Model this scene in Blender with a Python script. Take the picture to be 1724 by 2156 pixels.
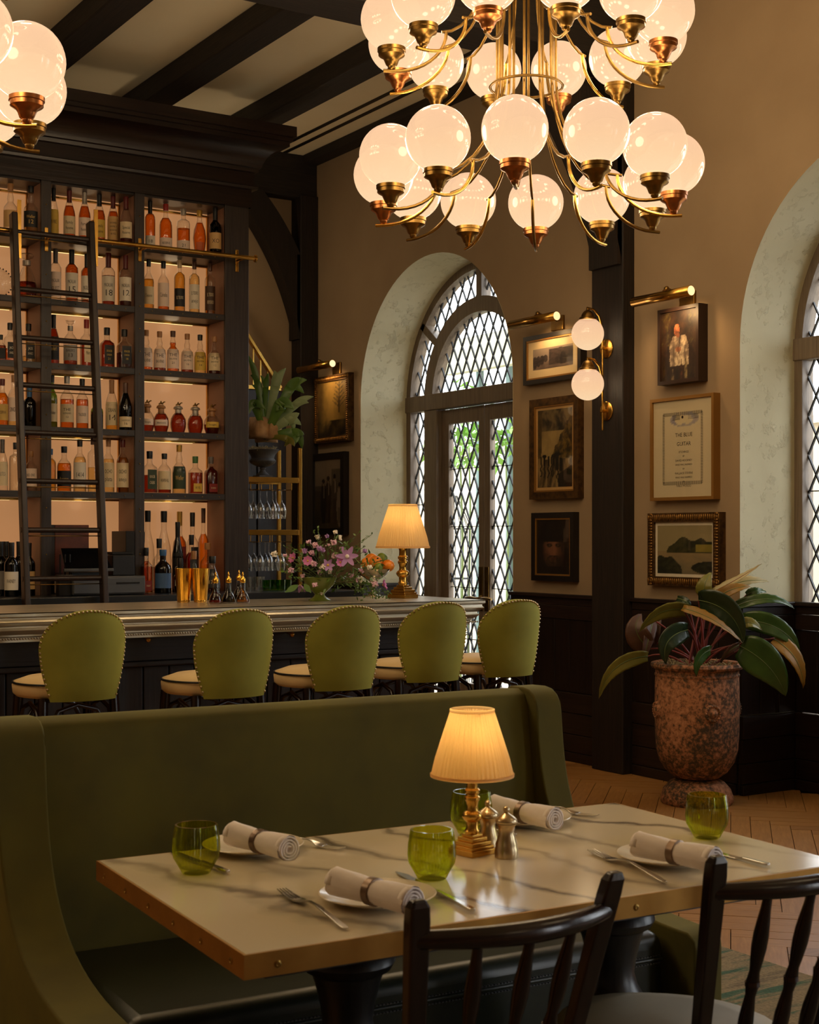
import bpy, bmesh, math, random
from mathutils import Vector, Matrix
random.seed(7)
for _o in list(bpy.data.objects):
    bpy.data.objects.remove(_o)
SC = bpy.context.scene
COL = SC.collection
PI = math.pi

# ------------------------------------------------------------------ camera
F, CX, HY, H = 3050.0, 862.0, 1132.0, 1.37      # focal length / principal column / horizon row (px), eye height (m)
YAW = math.radians(32.5)
cam = bpy.data.cameras.new('camera')
cam.sensor_fit = 'HORIZONTAL'
cam.sensor_width = 36.0
cam.lens = 36.0 * F / 1724.0
cam.shift_y = (HY - 1078.0) / 1724.0
cam.clip_start = 0.05
cam.dof.use_dof = True
cam.dof.focus_distance = 6.5
cam.dof.aperture_fstop = 16.0
cam_ob = bpy.data.objects.new('camera', cam)
cam_ob.location = (0, 0, H)
cam_ob.rotation_euler = (PI / 2, 0, -YAW)
COL.objects.link(cam_ob)
SC.camera = cam_ob

# ------------------------------------------------------------------ view, world, daylight
SC.view_settings.view_transform = 'Standard'
SC.view_settings.look = 'None'
SC.view_settings.exposure = 0.0
SC.view_settings.gamma = 1.0
SC.view_settings.use_curve_mapping = False
SC.cycles.use_denoising = True
SC.cycles.max_bounces = 10
SC.cycles.diffuse_bounces = 5
SC.cycles.glossy_bounces = 4
SC.cycles.transparent_max_bounces = 32
SC.cycles.sample_clamp_indirect = 4.0
SC.cycles.use_light_tree = True
w = bpy.data.worlds.new('sky')
SC.world = w
w.use_nodes = True
_nt = w.node_tree
_bg = _nt.nodes['Background']
_bg.inputs[0].default_value = (0.93, 0.96, 1.0, 1)
_bg.inputs[1].default_value = 7.5
WIN_Y = (8.54, 4.58, 0.62, -3.34)               # centres of the arched openings along the right wall
for wy in WIN_Y:                                # sky portals in the openings
    l = bpy.data.lights.new('daylight', 'AREA')
    l.shape = 'RECTANGLE'; l.size = 2.0; l.size_y = 3.4
    l.cycles.is_portal = True
    o = bpy.data.objects.new('daylight', l)
    o.location = (6.16, wy, 1.72); o.rotation_euler = (PI / 2, 0, PI / 2)
    COL.objects.link(o)
def lamp(name, loc, watts, col, r=0.08, kind='POINT', rot=None, parent=None, spot=1.2):
    l = bpy.data.lights.new(name, kind)
    l.energy = watts; l.color = col
    if kind == 'AREA': l.size = r
    else: l.shadow_soft_size = r
    if kind == 'SPOT': l.spot_size = spot; l.spot_blend = 0.6
    o = bpy.data.objects.new(name, l); o.location = loc
    if rot: o.rotation_euler = rot
    if parent: o.parent = parent
    COL.objects.link(o); return o
WARM = (1.0, 0.77, 0.47)
# unseen warm lamps added to brighten the room, in place of further chandeliers
for p, wt in (((3.75, 0.9, 3.4), 12), ((3.0, -3.0, 3.4), 12), ((-1.7, 5.1, 3.4), 55)):
    lamp('fill_lamp', p, wt, WARM, 0.35)
lamp('stair_lamp', (4.35, 9.75, 3.1), 9, (1.0, 0.74, 0.44), 0.12)     # lights the stair behind the shelving

# ------------------------------------------------------------------ pixel -> place helpers
RT = Vector((math.cos(YAW), -math.sin(YAW), 0)); VW = Vector((math.sin(YAW), math.cos(YAW), 0))
def ray(px, py):
    return VW + RT * ((px - CX) / F) + Vector((0, 0, (HY - py) / F))
def at(px, py, X=None, Y=None, Z=None, D=None):
    r = ray(px, py)
    if X is not None: t = X / r.x
    elif Y is not None: t = Y / r.y
    elif Z is not None: t = (Z - H) / r.z
    else: t = D
    return Vector((0, 0, H)) + r * t
FR = math.radians(-3.1)                          # the seating group stands a little askew to the room
UX = Vector((math.cos(FR), math.sin(FR), 0)); NX = Vector((-math.sin(FR), math.cos(FR), 0))
def fu(u, n, z=0.0):
    return UX * u + NX * n + Vector((0, 0, z))
def atf(px, py, z):
    p = at(px, py, Z=z); return p.dot(UX), p.dot(NX)

# ------------------------------------------------------------------ colour and materials
def L1(c):
    c /= 255.0
    return c / 12.92 if c <= 0.04045 else ((c + 0.055) / 1.055) ** 2.4
def S(r, g, b): return (L1(r), L1(g), L1(b))
M = {}
def mat(name, col, rough=0.5, metal=0.0, **kw):
    m = bpy.data.materials.new(name); m.use_nodes = True
    p = m.node_tree.nodes['Principled BSDF']
    p.inputs['Base Color'].default_value = (*col, 1)
    p.inputs['Roughness'].default_value = rough
    p.inputs['Metallic'].default_value = metal
    for k, v in kw.items():
        k = k.replace('_', ' ')
        if k in p.inputs:
            p.inputs[k].default_value = (*v, 1) if isinstance(v, tuple) else v
    M[name] = m; return m
def N(m, t, **kw):
    n = m.node_tree.nodes.new(t)
    for k, v in kw.items():
        if k in n.inputs: n.inputs[k].default_value = v
        else: setattr(n, k, v)
    return n
def lk(m, a, b): m.node_tree.links.new(a, b)
def P(m): return m.node_tree.nodes['Principled BSDF']
def coords(m, scale=(1, 1, 1), src='Object', rot=(0, 0, 0)):
    tc = N(m, 'ShaderNodeTexCoord'); mp = N(m, 'ShaderNodeMapping')
    mp.inputs['Scale'].default_value = scale; mp.inputs['Rotation'].default_value = rot
    lk(m, tc.outputs[src], mp.inputs['Vector']); return mp.outputs['Vector']
def ramp(m, fac, stops):
    r = N(m, 'ShaderNodeValToRGB'); e = r.color_ramp.elements
    while len(e) < len(stops): e.new(0.5)
    for i, (p, c) in enumerate(stops):
        e[i].position = p; e[i].color = (*c, 1)
    lk(m, fac, r.inputs[0]); return r.outputs[0]
def noise(m, vec, scale, detail=4, rough=0.55, dist=0.0):
    n = N(m, 'ShaderNodeTexNoise'); n.inputs['Scale'].default_value = scale
    n.inputs['Detail'].default_value = detail; n.inputs['Roughness'].default_value = rough
    n.inputs['Distortion'].default_value = dist
    lk(m, vec, n.inputs['Vector']); return n.outputs['Fac']
def bump(m, h, strength=0.3, dist=0.01):
    b = N(m, 'ShaderNodeBump'); b.inputs['Strength'].default_value = strength
    b.inputs['Distance'].default_value = dist
    lk(m, h, b.inputs['Height']); lk(m, b.outputs[0], P(m).inputs['Normal'])
def noisy(name, c0, c1, rough, scale, metal=0.0, stretch=(1, 1, 1), bmp=0.0, bd=0.004, detail=5, lo=0.3, hi=0.7, **kw):
    m = mat(name, c0, rough, metal, **kw)
    v = coords(m, stretch); f = noise(m, v, scale, detail)
    lk(m, ramp(m, f, [(lo, c0), (hi, c1)]), P(m).inputs['Base Color'])
    if bmp: bump(m, f, bmp, bd)
    return m
def thin_glass(name, tint, ior=1.5, spec=1.0, rough=0.02, edge=0.0):
    m = bpy.data.materials.new(name); m.use_nodes = True; nt = m.node_tree
    nt.nodes.remove(nt.nodes['Principled BSDF'])
    t = N(m, 'ShaderNodeBsdfTransparent'); t.inputs[0].default_value = (*tint, 1)
    g = N(m, 'ShaderNodeBsdfGlossy'); g.inputs['Roughness'].default_value = rough
    g.inputs[0].default_value = (spec, spec, spec, 1)
    lw = N(m, 'ShaderNodeLayerWeight'); lw.inputs[0].default_value = 0.5
    if edge:                                     # dark outline of refracting glass put into the tint
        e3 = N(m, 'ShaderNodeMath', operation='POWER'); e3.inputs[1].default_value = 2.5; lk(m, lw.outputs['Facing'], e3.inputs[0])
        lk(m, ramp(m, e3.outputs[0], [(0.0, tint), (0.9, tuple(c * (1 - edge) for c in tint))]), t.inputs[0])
    r0 = ((ior - 1) / (ior + 1)) ** 2                 # Schlick, the same from either side of the sheet
    pw = N(m, 'ShaderNodeMath', operation='POWER'); pw.inputs[1].default_value = 4.0
    fr = N(m, 'ShaderNodeMath', operation='MULTIPLY_ADD'); fr.inputs[1].default_value = 1 - r0; fr.inputs[2].default_value = r0
    lk(m, lw.outputs['Facing'], pw.inputs[0]); lk(m, pw.outputs[0], fr.inputs[0])
    mx = N(m, 'ShaderNodeMixShader')
    lk(m, fr.outputs[0], mx.inputs[0]); lk(m, t.outputs[0], mx.inputs[1]); lk(m, g.outputs[0], mx.inputs[2])
    lk(m, mx.outputs[0], nt.nodes['Material Output'].inputs[0])
    M[name] = m; return m
def liquid(name, tint):                          # clear coloured spirit: see-through with a little body
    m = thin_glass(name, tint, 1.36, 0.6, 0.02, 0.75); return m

# walls and woods
noisy('plaster', S(154, 131, 102), S(146, 123, 95), 0.9, 3.0, bmp=0.25, bd=0.01)
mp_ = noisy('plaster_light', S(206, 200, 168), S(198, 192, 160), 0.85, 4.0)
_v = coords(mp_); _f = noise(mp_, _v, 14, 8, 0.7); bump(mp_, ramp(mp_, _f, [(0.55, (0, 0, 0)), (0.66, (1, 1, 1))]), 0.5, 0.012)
noisy('ceiling_paint', S(238, 226, 196), S(232, 219, 188), 0.9, 2.0, bmp=0.1)
def wood(name, c0, c1, rough, axis=2, scale=6, bmp=0.3, **kw):
    st = [14, 14, 14]; st[axis] = 0.7
    m = noisy(name, c0, c1, rough, scale, stretch=tuple(st), bmp=bmp, bd=0.003, detail=8, lo=0.35, hi=0.65, **kw)
    return m
wood('dark_wood', S(20, 12, 9), S(34, 21, 15), 0.42, 2)
wood('dark_wood_x', S(20, 12, 9), S(34, 21, 15), 0.42, 0)
wood('dark_wood_y', S(24, 15, 11), S(42, 27, 20), 0.42, 1)
wood('beam_x', S(17, 12, 10), S(34, 25, 20), 0.7, 0, bmp=0.8)
wood('beam_y', S(17, 12, 10), S(38, 28, 22), 0.7, 1, bmp=0.8)
wood('beam_z', S(17, 11, 9), S(34, 22, 16), 0.6, 2, bmp=0.8)
wood('shelf_wood', S(34, 25, 21), S(52, 41, 35), 0.45, 2)
wood('shelf_wood_x', S(30, 23, 20), S(46, 37, 32), 0.4, 0)
wood('cornice_wood', S(22, 12, 9), S(38, 23, 17), 0.32, 0, scale=4)
mat('bay_side_glow', S(132, 92, 70), 0.5)  # light of the panels on the post sides, put into a warmer brown
wood('window_wood', S(96, 82, 66), S(118, 102, 84), 0.5, 2)
wood('chair_wood', S(20, 9, 8), S(36, 18, 14), 0.22, 2, bmp=0.1)
wood('black_turned', S(22, 20, 20), S(38, 35, 34), 0.35, 2, bmp=0.2)
noisy('burl', S(120, 52, 20), S(58, 22, 9), 0.35, 9, detail=9)
mo = mat('oak', S(150, 112, 70), 0.38)           # floor oak: every plank its own tone
_v = coords(mo, (2.2, 24, 24)); _f = noise(mo, _v, 3.0, 9, 0.65, 0.6)
_g = N(mo, 'ShaderNodeNewGeometry'); _a = N(mo, 'ShaderNodeMath', operation='MULTIPLY_ADD')
lk(mo, _g.outputs['Random Per Island'], _a.inputs[0]); _a.inputs[1].default_value = 0.42
_b = N(mo, 'ShaderNodeMath', operation='MULTIPLY'); lk(mo, _f, _b.inputs[0]); _b.inputs[1].default_value = 0.7
lk(mo, _b.outputs[0], _a.inputs[2])
lk(mo, ramp(mo, _a.outputs[0], [(0.15, S(88, 56, 26)), (0.5, S(146, 102, 54)), (0.85, S(184, 138, 82))]), P(mo).inputs['Base Color'])
bump(mo, _f, 0.15, 0.002)
mat('gap_dark', S(34, 24, 16), 0.8)
# metals
noisy('brass', S(214, 168, 84), S(192, 146, 66), 0.24, 20, 1.0)
noisy('antique_brass', S(150, 116, 62), S(122, 92, 46), 0.32, 18, 1.0)
noisy('copper_brass', S(190, 124, 74), S(168, 104, 58), 0.3, 18, 1.0)
mat('gold', S(232, 176, 70), 0.12, 1.0)
mat('screw', S(150, 118, 60), 0.35, 1.0)
noisy('band_brass', S(176, 132, 62), S(150, 108, 46), 0.42, 12, 0.75)
noisy('zinc', S(206, 196, 172), S(160, 150, 128), 0.30, 5, 0.7, stretch=(0.5, 4, 4))
mat('pewter', S(196, 176, 140), 0.3, 1.0)
mat('silver', S(200, 196, 188), 0.16, 1.0)
mat('ring_metal', S(120, 100, 84), 0.35, 0.9)
mat('steel_dark', S(96, 96, 96), 0.4, 0.7)
noisy('ladder_wood', S(52, 36, 28), S(34, 23, 18), 0.4, 30, stretch=(3, 3, 0.5))
mat('black', S(14, 13, 14), 0.4)
mat('black_gloss', S(10, 10, 12), 0.15)
mat('black_metal', S(40, 38, 36), 0.5, 0.6)
mat('lead', S(22, 22, 24), 0.5, 0.3)
mat('slab_black', S(30, 32, 34), 0.3)
# cloths
def velvet(name, c0, c1):
    m = noisy(name, c0, c1, 0.85, 5, detail=3, bmp=0.05)
    P(m).inputs['Sheen Weight'].default_value = 0.55
    P(m).inputs['Sheen Roughness'].default_value = 0.4
    P(m).inputs['Sheen Tint'].default_value = (*S(190, 190, 90), 1)
    return m
velvet('velvet', S(96, 86, 10), S(76, 68, 7))
P(M['velvet']).inputs['Sheen Weight'].default_value = 0.22
velvet('velvet_stool', S(148, 144, 50), S(128, 126, 40))
noisy('leather_dark', S(36, 40, 26), S(28, 31, 20), 0.33, 60, bmp=0.15, bd=0.001)
noisy('cream_vinyl', S(228, 200, 150), S(216, 186, 136), 0.5, 8, bmp=0.05)
noisy('seat_pad', S(168, 152, 120), S(156, 140, 108), 0.55, 6, bmp=0.05)
noisy('linen', S(244, 234, 228), S(236, 226, 220), 0.9, 40, bmp=0.2, bd=0.001)
mat('piping', S(20, 18, 18), 0.5)
mat('china', S(226, 212, 184), 0.15)
# table marble
mm = mat('marble', S(216, 202, 172), 0.16)
_v = coords(mm, (1, 1, 1), rot=(0, 0, 1.30))
_n1 = noise(mm, _v, 1.6, 5, 0.55)
_mx = N(mm, 'ShaderNodeMix', data_type='VECTOR')
_mx.inputs['Factor'].default_value = 0.22
_cn = N(mm, 'ShaderNodeTexNoise'); _cn.inputs['Scale'].default_value = 2.2; _cn.inputs['Detail'].default_value = 5
lk(mm, _v, _cn.inputs['Vector']); lk(mm, _v, _mx.inputs[4]); lk(mm, _cn.outputs['Color'], _mx.inputs[5])
_wv = N(mm, 'ShaderNodeTexWave'); _wv.inputs['Scale'].default_value = 2.1; _wv.inputs['Distortion'].default_value = 5.0
_wv.inputs['Detail'].default_value = 4; _wv.inputs['Detail Scale'].default_value = 1.4
_wv.bands_direction = 'Y'; lk(mm, _mx.outputs[1], _wv.inputs['Vector'])
_vein = ramp(mm, _wv.outputs['Fac'], [(0.0, (1, 1, 1)), (0.04, (0.35, 0.35, 0.35)), (0.16, (0, 0, 0))])
_msk = N(mm, 'ShaderNodeMath', operation='MULTIPLY'); lk(mm, _vein, _msk.inputs[0])
lk(mm, ramp(mm, _n1, [(0.32, (0.05,) * 3), (0.58, (0.95,) * 3)]), _msk.inputs[1])
_cm = N(mm, 'ShaderNodeMix', data_type='RGBA'); lk(mm, _msk.outputs[0], _cm.inputs['Factor'])
_cm.inputs[6].default_value = (*S(216, 202, 172), 1); _cm.inputs[7].default_value = (*S(96, 84, 70), 1)
lk(mm, _cm.outputs[2], P(mm).inputs['Base Color'])
# pottery and plants
mt = mat('terracotta', S(160, 98, 62), 0.75)
_v = coords(mt); _n = noise(mt, _v, 46, 6, 0.7); _b1 = noise(mt, _v, 3.5, 3)
_s = N(mt, 'ShaderNodeMath', operation='MULTIPLY_ADD'); lk(mt, _b1, _s.inputs[0]); _s.inputs[1].default_value = 0.55; lk(mt, _n, _s.inputs[2])
lk(mt, ramp(mt, _s.outputs[0], [(0.66, S(62, 48, 34)), (0.74, S(112, 78, 50)), (0.82, S(160, 106, 72)), (0.95, S(188, 134, 98))]), P(mt).inputs['Base Color'])
bump(mt, _n, 0.3, 0.003)
noisy('iron_urn', S(62, 62, 66), S(40, 40, 44), 0.6, 18, bmp=0.2)
def leafmat(name, c0, c1, rough=0.3, tr=0.15):
    m = noisy(name, c0, c1, rough, 6, stretch=(1, 1, 1), detail=3)
    P(m).inputs['Subsurface Weight'].default_value = 0.0
    P(m).inputs['Transmission Weight'].default_value = 0.0
    return m
leafmat('leaf_green', S(58, 84, 32), S(38, 62, 24), 0.25)
leafmat('leaf_dark', S(34, 52, 28), S(24, 40, 22), 0.25)
leafmat('leaf_olive', S(124, 116, 44), S(98, 96, 34), 0.35)
leafmat('leaf_gold', S(150, 108, 34), S(124, 92, 30), 0.4)
leafmat('leaf_brown', S(84, 52, 34), S(64, 40, 28), 0.45)
leafmat('leaf_pale', S(176, 160, 112), S(150, 138, 92), 0.4)
leafmat('leaf_fern', S(92, 122, 48), S(66, 98, 40), 0.4)
leafmat('leaf_silver', S(140, 154, 112), S(112, 130, 84), 0.5)
leafmat('leaf_fresh', S(120, 164, 60), S(88, 136, 44), 0.5)
leafmat('stem_red', S(120, 44, 38), S(96, 36, 32), 0.4)
leafmat('stem_green', S(96, 110, 50), S(74, 92, 40), 0.5)
noisy('shield_frond', S(190, 150, 104), S(120, 82, 50), 0.8, 9, bmp=0.3)
noisy('moss', S(170, 156, 118), S(110, 98, 68), 0.9, 30)
for nm, a, b in (('petal_pink', (204, 120, 176), (182, 96, 158)), ('petal_lilac', (184, 140, 192), (156, 112, 172)),
                 ('petal_white', (240, 232, 214), (226, 212, 198)), ('petal_blush', (226, 188, 200), (206, 160, 184)), ('petal_yellow', (220, 180, 70), (200, 150, 50))):
    noisy(nm, S(*a), S(*b), 0.6, 12)
noisy('orange_peel', S(232, 142, 34), S(220, 122, 22), 0.4, 60, bmp=0.25, bd=0.001)
noisy('lime_peel', S(122, 140, 44), S(98, 120, 34), 0.4, 50, bmp=0.2, bd=0.001)
noisy('bowl_green', S(112, 124, 44), S(90, 102, 34), 0.25, 8)
# rug
mr = mat('rug', S(120, 110, 84), 0.95)
_v = coords(mr, (1, 1, 1)); _w1 = noise(mr, coords(mr, (0.7, 5, 1)), 1.6, 6, 0.7, 0.4); _w2 = noise(mr, _v, 120, 3)
_c1 = ramp(mr, _w1, [(0.36, S(88, 76, 60)), (0.46, S(146, 130, 98)), (0.53, S(134, 120, 92)), (0.58, S(62, 96, 72)), (0.66, S(54, 88, 70)), (0.75, S(120, 106, 84))])
_cmx = N(mr, 'ShaderNodeMix', data_type='RGBA', blend_type='MULTIPLY'); _cmx.inputs['Factor'].default_value = 0.7
lk(mr, _c1, _cmx.inputs[6]); lk(mr, ramp(mr, _w2, [(0.3, (0.35,) * 3), (0.7, (1, 1, 1))]), _cmx.inputs[7])
lk(mr, _cmx.outputs[2], P(mr).inputs['Base Color']); bump(mr, _w2, 0.6, 0.004)
# glass
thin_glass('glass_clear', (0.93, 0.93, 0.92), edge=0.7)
thin_glass('glass_pane', (0.96, 0.97, 0.97), 1.35, 0.6)
thin_glass('glass_picture', (0.97, 0.97, 0.96), 1.25, 0.7)
thin_glass('glass_dark', (0.10, 0.085, 0.07), 1.5)
thin_glass('glass_wine', (0.03, 0.035, 0.03), 1.5)
thin_glass('glass_green', (0.30, 0.46, 0.14), 1.5)
thin_glass('glass_lime', (0.82, 0.84, 0.22), 1.5, 1.0, 0.05)
thin_glass('glass_stem', (0.88, 0.89, 0.90), 1.9, 1.0)
thin_glass('glass_jade', (0.45, 0.70, 0.18), 1.5)
for nm, t in (('amber', (0.72, 0.34, 0.10)), ('orange', (0.86, 0.44, 0.12)), ('gold', (0.90, 0.68, 0.26)), ('deep', (0.52, 0.20, 0.07)),
              ('pale', (0.95, 0.85, 0.58)), ('red', (0.55, 0.19, 0.07)), ('clear', (0.97, 0.95, 0.90)), ('cola', (0.12, 0.05, 0.03)),
              ('ruby', (0.62, 0.06, 0.03)), ('honey', (0.90, 0.50, 0.06))):
    liquid('liq_' + nm, t)
# flat print
for nm, c in (('cream', (226, 204, 164)), ('white', (232, 220, 200)), ('black', (22, 20, 18)), ('yellow', (214, 176, 72)), ('tan', (206, 164, 104)),
              ('green', (44, 58, 30)), ('blush', (232, 206, 186)), ('grey', (138, 130, 122)), ('brown', (72, 46, 28)), ('blue', (62, 92, 132)),
              ('orange', (196, 92, 40)), ('teal', (74, 140, 116)), ('red', (130, 32, 26)), ('silver', (170, 164, 154)), ('ink', (50, 40, 34)), ('gold', (206, 166, 84))):
    mat('print_' + nm, S(*c), 0.55)
for nm, c in (('black', (16, 15, 16)), ('maroon', (92, 24, 22)), ('red', (150, 36, 26)), ('silver', (168, 158, 146)), ('gold', (190, 146, 64)), ('cork', (166, 116, 70)),
              ('blue', (46, 92, 140)), ('brown', (86, 52, 34)), ('cream', (214, 190, 150)), ('grey', (92, 82, 78)), ('green', (60, 104, 50))):
    mat('cap_' + nm, S(*c), 0.4, 0.5 if nm in ('silver', 'gold') else 0.0)
mat('outside_white', S(200, 188, 164), 0.9)
mat('outside_paving', S(170, 160, 140), 0.9)
mat('canopy_cloth', S(150, 148, 122), 0.9)
mat('post_green', S(70, 92, 84), 0.6)
mc = mat('painted', (0.5, 0.5, 0.5), 0.45)
_at = N(mc, 'ShaderNodeAttribute'); _at.attribute_name = 'Col'; lk(mc, _at.outputs['Color'], P(mc).inputs['Base Color'])
# things that give off light
def glow(name, col, strength, gloss=0.35):
    m = mat(name, S(240, 220, 190), 0.08)
    p = P(m); p.inputs['Emission Color'].default_value = (*col, 1); p.inputs['Emission Strength'].default_value = strength
    p.inputs['Base Color'].default_value = (0.25, 0.23, 0.2, 1) if name != 'opal' else (0.02, 0.018, 0.015, 1)
    p.inputs['Specular IOR Level'].default_value = gloss
    return m
glow('opal', (1.0, 0.62, 0.34), 0.95, 0.5)
P(M['opal']).inputs['Alpha'].default_value = 0.82          # opal glass lets part of its bulb's light straight through
_m = M['opal']; _lw = N(_m, 'ShaderNodeLayerWeight'); _lw.inputs[0].default_value = 0.35   # bulb glow painted into the emission by height, brightest at the bottom
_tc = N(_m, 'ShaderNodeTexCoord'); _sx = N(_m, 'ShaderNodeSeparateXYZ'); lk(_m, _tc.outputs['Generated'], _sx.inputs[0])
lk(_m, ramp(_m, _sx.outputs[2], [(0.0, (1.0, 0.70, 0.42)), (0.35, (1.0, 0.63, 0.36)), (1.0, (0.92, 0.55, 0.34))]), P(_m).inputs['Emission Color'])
_g2 = N(_m, 'ShaderNodeNewGeometry'); _sp = N(_m, 'ShaderNodeMath', operation='MULTIPLY_ADD')   # only the outer face is polished
lk(_m, _g2.outputs['Backfacing'], _sp.inputs[0]); _sp.inputs[1].default_value = -0.5; _sp.inputs[2].default_value = 0.5
lk(_m, _sp.outputs[0], P(_m).inputs['Specular IOR Level'])
glow('backlit', (1.0, 0.46, 0.18), 0.37, 0.4)
P(M['backlit']).inputs['Base Color'].default_value = (0.16, 0.09, 0.06, 1)
M['backlit'].node_tree.nodes['Principled BSDF'].inputs['Roughness'].default_value = 0.25
glow('led_strip', (1.0, 0.72, 0.3), 1.4)
glow('picture_bulb', (1.0, 0.75, 0.35), 1.2)
# pleated silk shade lets its lamp's light through
ms = bpy.data.materials.new('silk'); ms.use_nodes = True; M['silk'] = ms
_p = P(ms); _p.inputs['Base Color'].default_value = (*S(232, 206, 156), 1); _p.inputs['Roughness'].default_value = 0.8
_tr = N(ms, 'ShaderNodeBsdfTranslucent'); _tr.inputs[0].default_value = (*S(250, 206, 130), 1)
_ms = N(ms, 'ShaderNodeMixShader'); _ms.inputs[0].default_value = 0.6
lk(ms, _p.outputs[0], _ms.inputs[1]); lk(ms, _tr.outputs[0], _ms.inputs[2])
lk(ms, _ms.outputs[0], ms.node_tree.nodes['Material Output'].inputs[0])

# ------------------------------------------------------------------ mesh helpers
class MB:
    def __init__(s): s.v = []; s.f = []
    def add(s, vs, fs):
        o = len(s.v); s.v += [tuple(p) for p in vs]; s.f += [tuple(i + o for i in f) for f in fs]; return s
    def box(s, a, b, m=None):
        x0, y0, z0 = a; x1, y1, z1 = b
        vs = [Vector(p) for p in ((x0, y0, z0), (x1, y0, z0), (x1, y1, z0), (x0, y1, z0), (x0, y0, z1), (x1, y0, z1), (x1, y1, z1), (x0, y1, z1))]
        if m is not None: vs = [m @ p for p in vs]
        return s.add(vs, [(3, 2, 1, 0), (4, 5, 6, 7), (0, 1, 5, 4), (1, 2, 6, 5), (2, 3, 7, 6), (3, 0, 4, 7)])
    def lathe(s, prof, seg=24, c=(0, 0, 0), fn=None, m=None):
        vs = []; fs = []; n = len(prof)
        for r, z in prof:
            for k in range(seg):
                a = 2 * PI * k / seg; q = r * (fn(a, z) if fn else 1)
                vs.append(Vector((c[0] + q * math.cos(a), c[1] + q * math.sin(a), c[2] + z)))
        for i in range(n - 1):
            for k in range(seg):
                k2 = (k + 1) % seg
                fs.append((i * seg + k, i * seg + k2, (i + 1) * seg + k2, (i + 1) * seg + k))
        if prof[0][0] > 1e-6: fs.append(tuple(range(seg - 1, -1, -1)))
        if prof[-1][0] > 1e-6: fs.append(tuple((n - 1) * seg + k for k in range(seg)))
        if m is not None: vs = [m @ p for p in vs]
        return s.add(vs, fs)
    def shell(s, prof, seg=24, c=(0, 0, 0), fn=None):   # open lathe, no caps
        vs = []; fs = []; n = len(prof)
        for r, z in prof:
            for k in range(seg):
                a = 2 * PI * k / seg; q = r * (fn(a, z) if fn else 1)
                vs.append((c[0] + q * math.cos(a), c[1] + q * math.sin(a), c[2] + z))
        for i in range(n - 1):
            for k in range(seg):
                k2 = (k + 1) % seg
                fs.append((i * seg + k, i * seg + k2, (i + 1) * seg + k2, (i + 1) * seg + k))
        return s.add(vs, fs)
    def tube(s, path, r, seg=8, closed=False, flat=None):
        path = [Vector(p) for p in path]; n = len(path)
        rs = r if isinstance(r, (list, tuple)) else [r] * n
        vs = []; fs = []; up = None
        for i, p in enumerate(path):
            a = path[(i - 1) % n] if (i or closed) else p; b = path[(i + 1) % n] if (i < n - 1 or closed) else p
            t = (b - a).normalized()
            if up is None:
                up = Vector((0, 0, 1)) if abs(t.z) < 0.9 else Vector((1, 0, 0))
            sd = t.cross(up).normalized(); up = sd.cross(t).normalized()
            for k in range(seg):
                an = 2 * PI * k / seg
                vs.append(p + sd * math.cos(an) * rs[i] + up * math.sin(an) * rs[i] * (flat or 1))
        m = n if closed else n - 1
        for i in range(m):
            j = (i + 1) % n
            for k in range(seg):
                k2 = (k + 1) % seg
                fs.append((i * seg + k, i * seg + k2, j * seg + k2, j * seg + k))
        if not closed:
            fs.append(tuple(range(seg - 1, -1, -1))); fs.append(tuple((n - 1) * seg + k for k in range(seg)))
        return s.add(vs, fs)
    def prism(s, poly, fn, a, b):                # poly: 2-D points; fn(p, t) -> 3-D point at depth t
        n = len(poly)
        vs = [fn(p, a) for p in poly] + [fn(p, b) for p in poly]
        fs = [tuple(range(n - 1, -1, -1)), tuple(range(n, 2 * n))] + [(i, (i + 1) % n, n + (i + 1) % n, n + i) for i in range(n)]
        return s.add(vs, fs)
    def grid(s, fn, nu, nv):
        vs = [fn(i / nu, j / nv) for j in range(nv + 1) for i in range(nu + 1)]
        fs = [(j * (nu + 1) + i, j * (nu + 1) + i + 1, (j + 1) * (nu + 1) + i + 1, (j + 1) * (nu + 1) + i) for j in range(nv) for i in range(nu)]
        return s.add(vs, fs)
    def ball(s, c, r, seg=12, rings=8, sc=(1, 1, 1)):
        vs = [(c[0], c[1], c[2] - r * sc[2])]; fs = []
        for j in range(1, rings):
            ph = -PI / 2 + PI * j / rings
            for k in range(seg):
                a = 2 * PI * k / seg
                vs.append((c[0] + r * sc[0] * math.cos(ph) * math.cos(a), c[1] + r * sc[1] * math.cos(ph) * math.sin(a), c[2] + r * sc[2] * math.sin(ph)))
        vs.append((c[0], c[1], c[2] + r * sc[2])); t = len(vs) - 1
        for k in range(seg):
            k2 = (k + 1) % seg
            fs.append((0, 1 + k2, 1 + k)); fs.append((t, t - seg + k, t - seg + k2))
            for j in range(rings - 2):
                fs.append((1 + j * seg + k, 1 + j * seg + k2, 1 + (j + 1) * seg + k2, 1 + (j + 1) * seg + k))
        return s.add(vs, fs)
    def mesh(s, name, smooth=None):
        me = bpy.data.meshes.new(name); me.from_pydata(s.v, [], s.f); me.update()
        if smooth is not None:
            me.polygons.foreach_set('use_smooth', [True] * len(me.polygons))
            if smooth < 179: me.set_sharp_from_angle(angle=math.radians(smooth))
        return me
    def build(s, name, m, parent=None, smooth=None, bevel=0.0, seg=2, sub=0, solid=0.0):
        me = s.mesh(name, smooth); me.materials.append(M[m])
        o = bpy.data.objects.new(name, me); COL.objects.link(o)
        if parent: o.parent = parent
        if solid:
            q = o.modifiers.new('thickness', 'SOLIDIFY'); q.thickness = solid; q.offset = 0
        if bevel:
            q = o.modifiers.new('edge', 'BEVEL'); q.width = bevel; q.segments = seg; q.limit_method = 'ANGLE'
        if sub:
            q = o.modifiers.new('round', 'SUBSURF'); q.levels = sub; q.render_levels = sub
        return o
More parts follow.
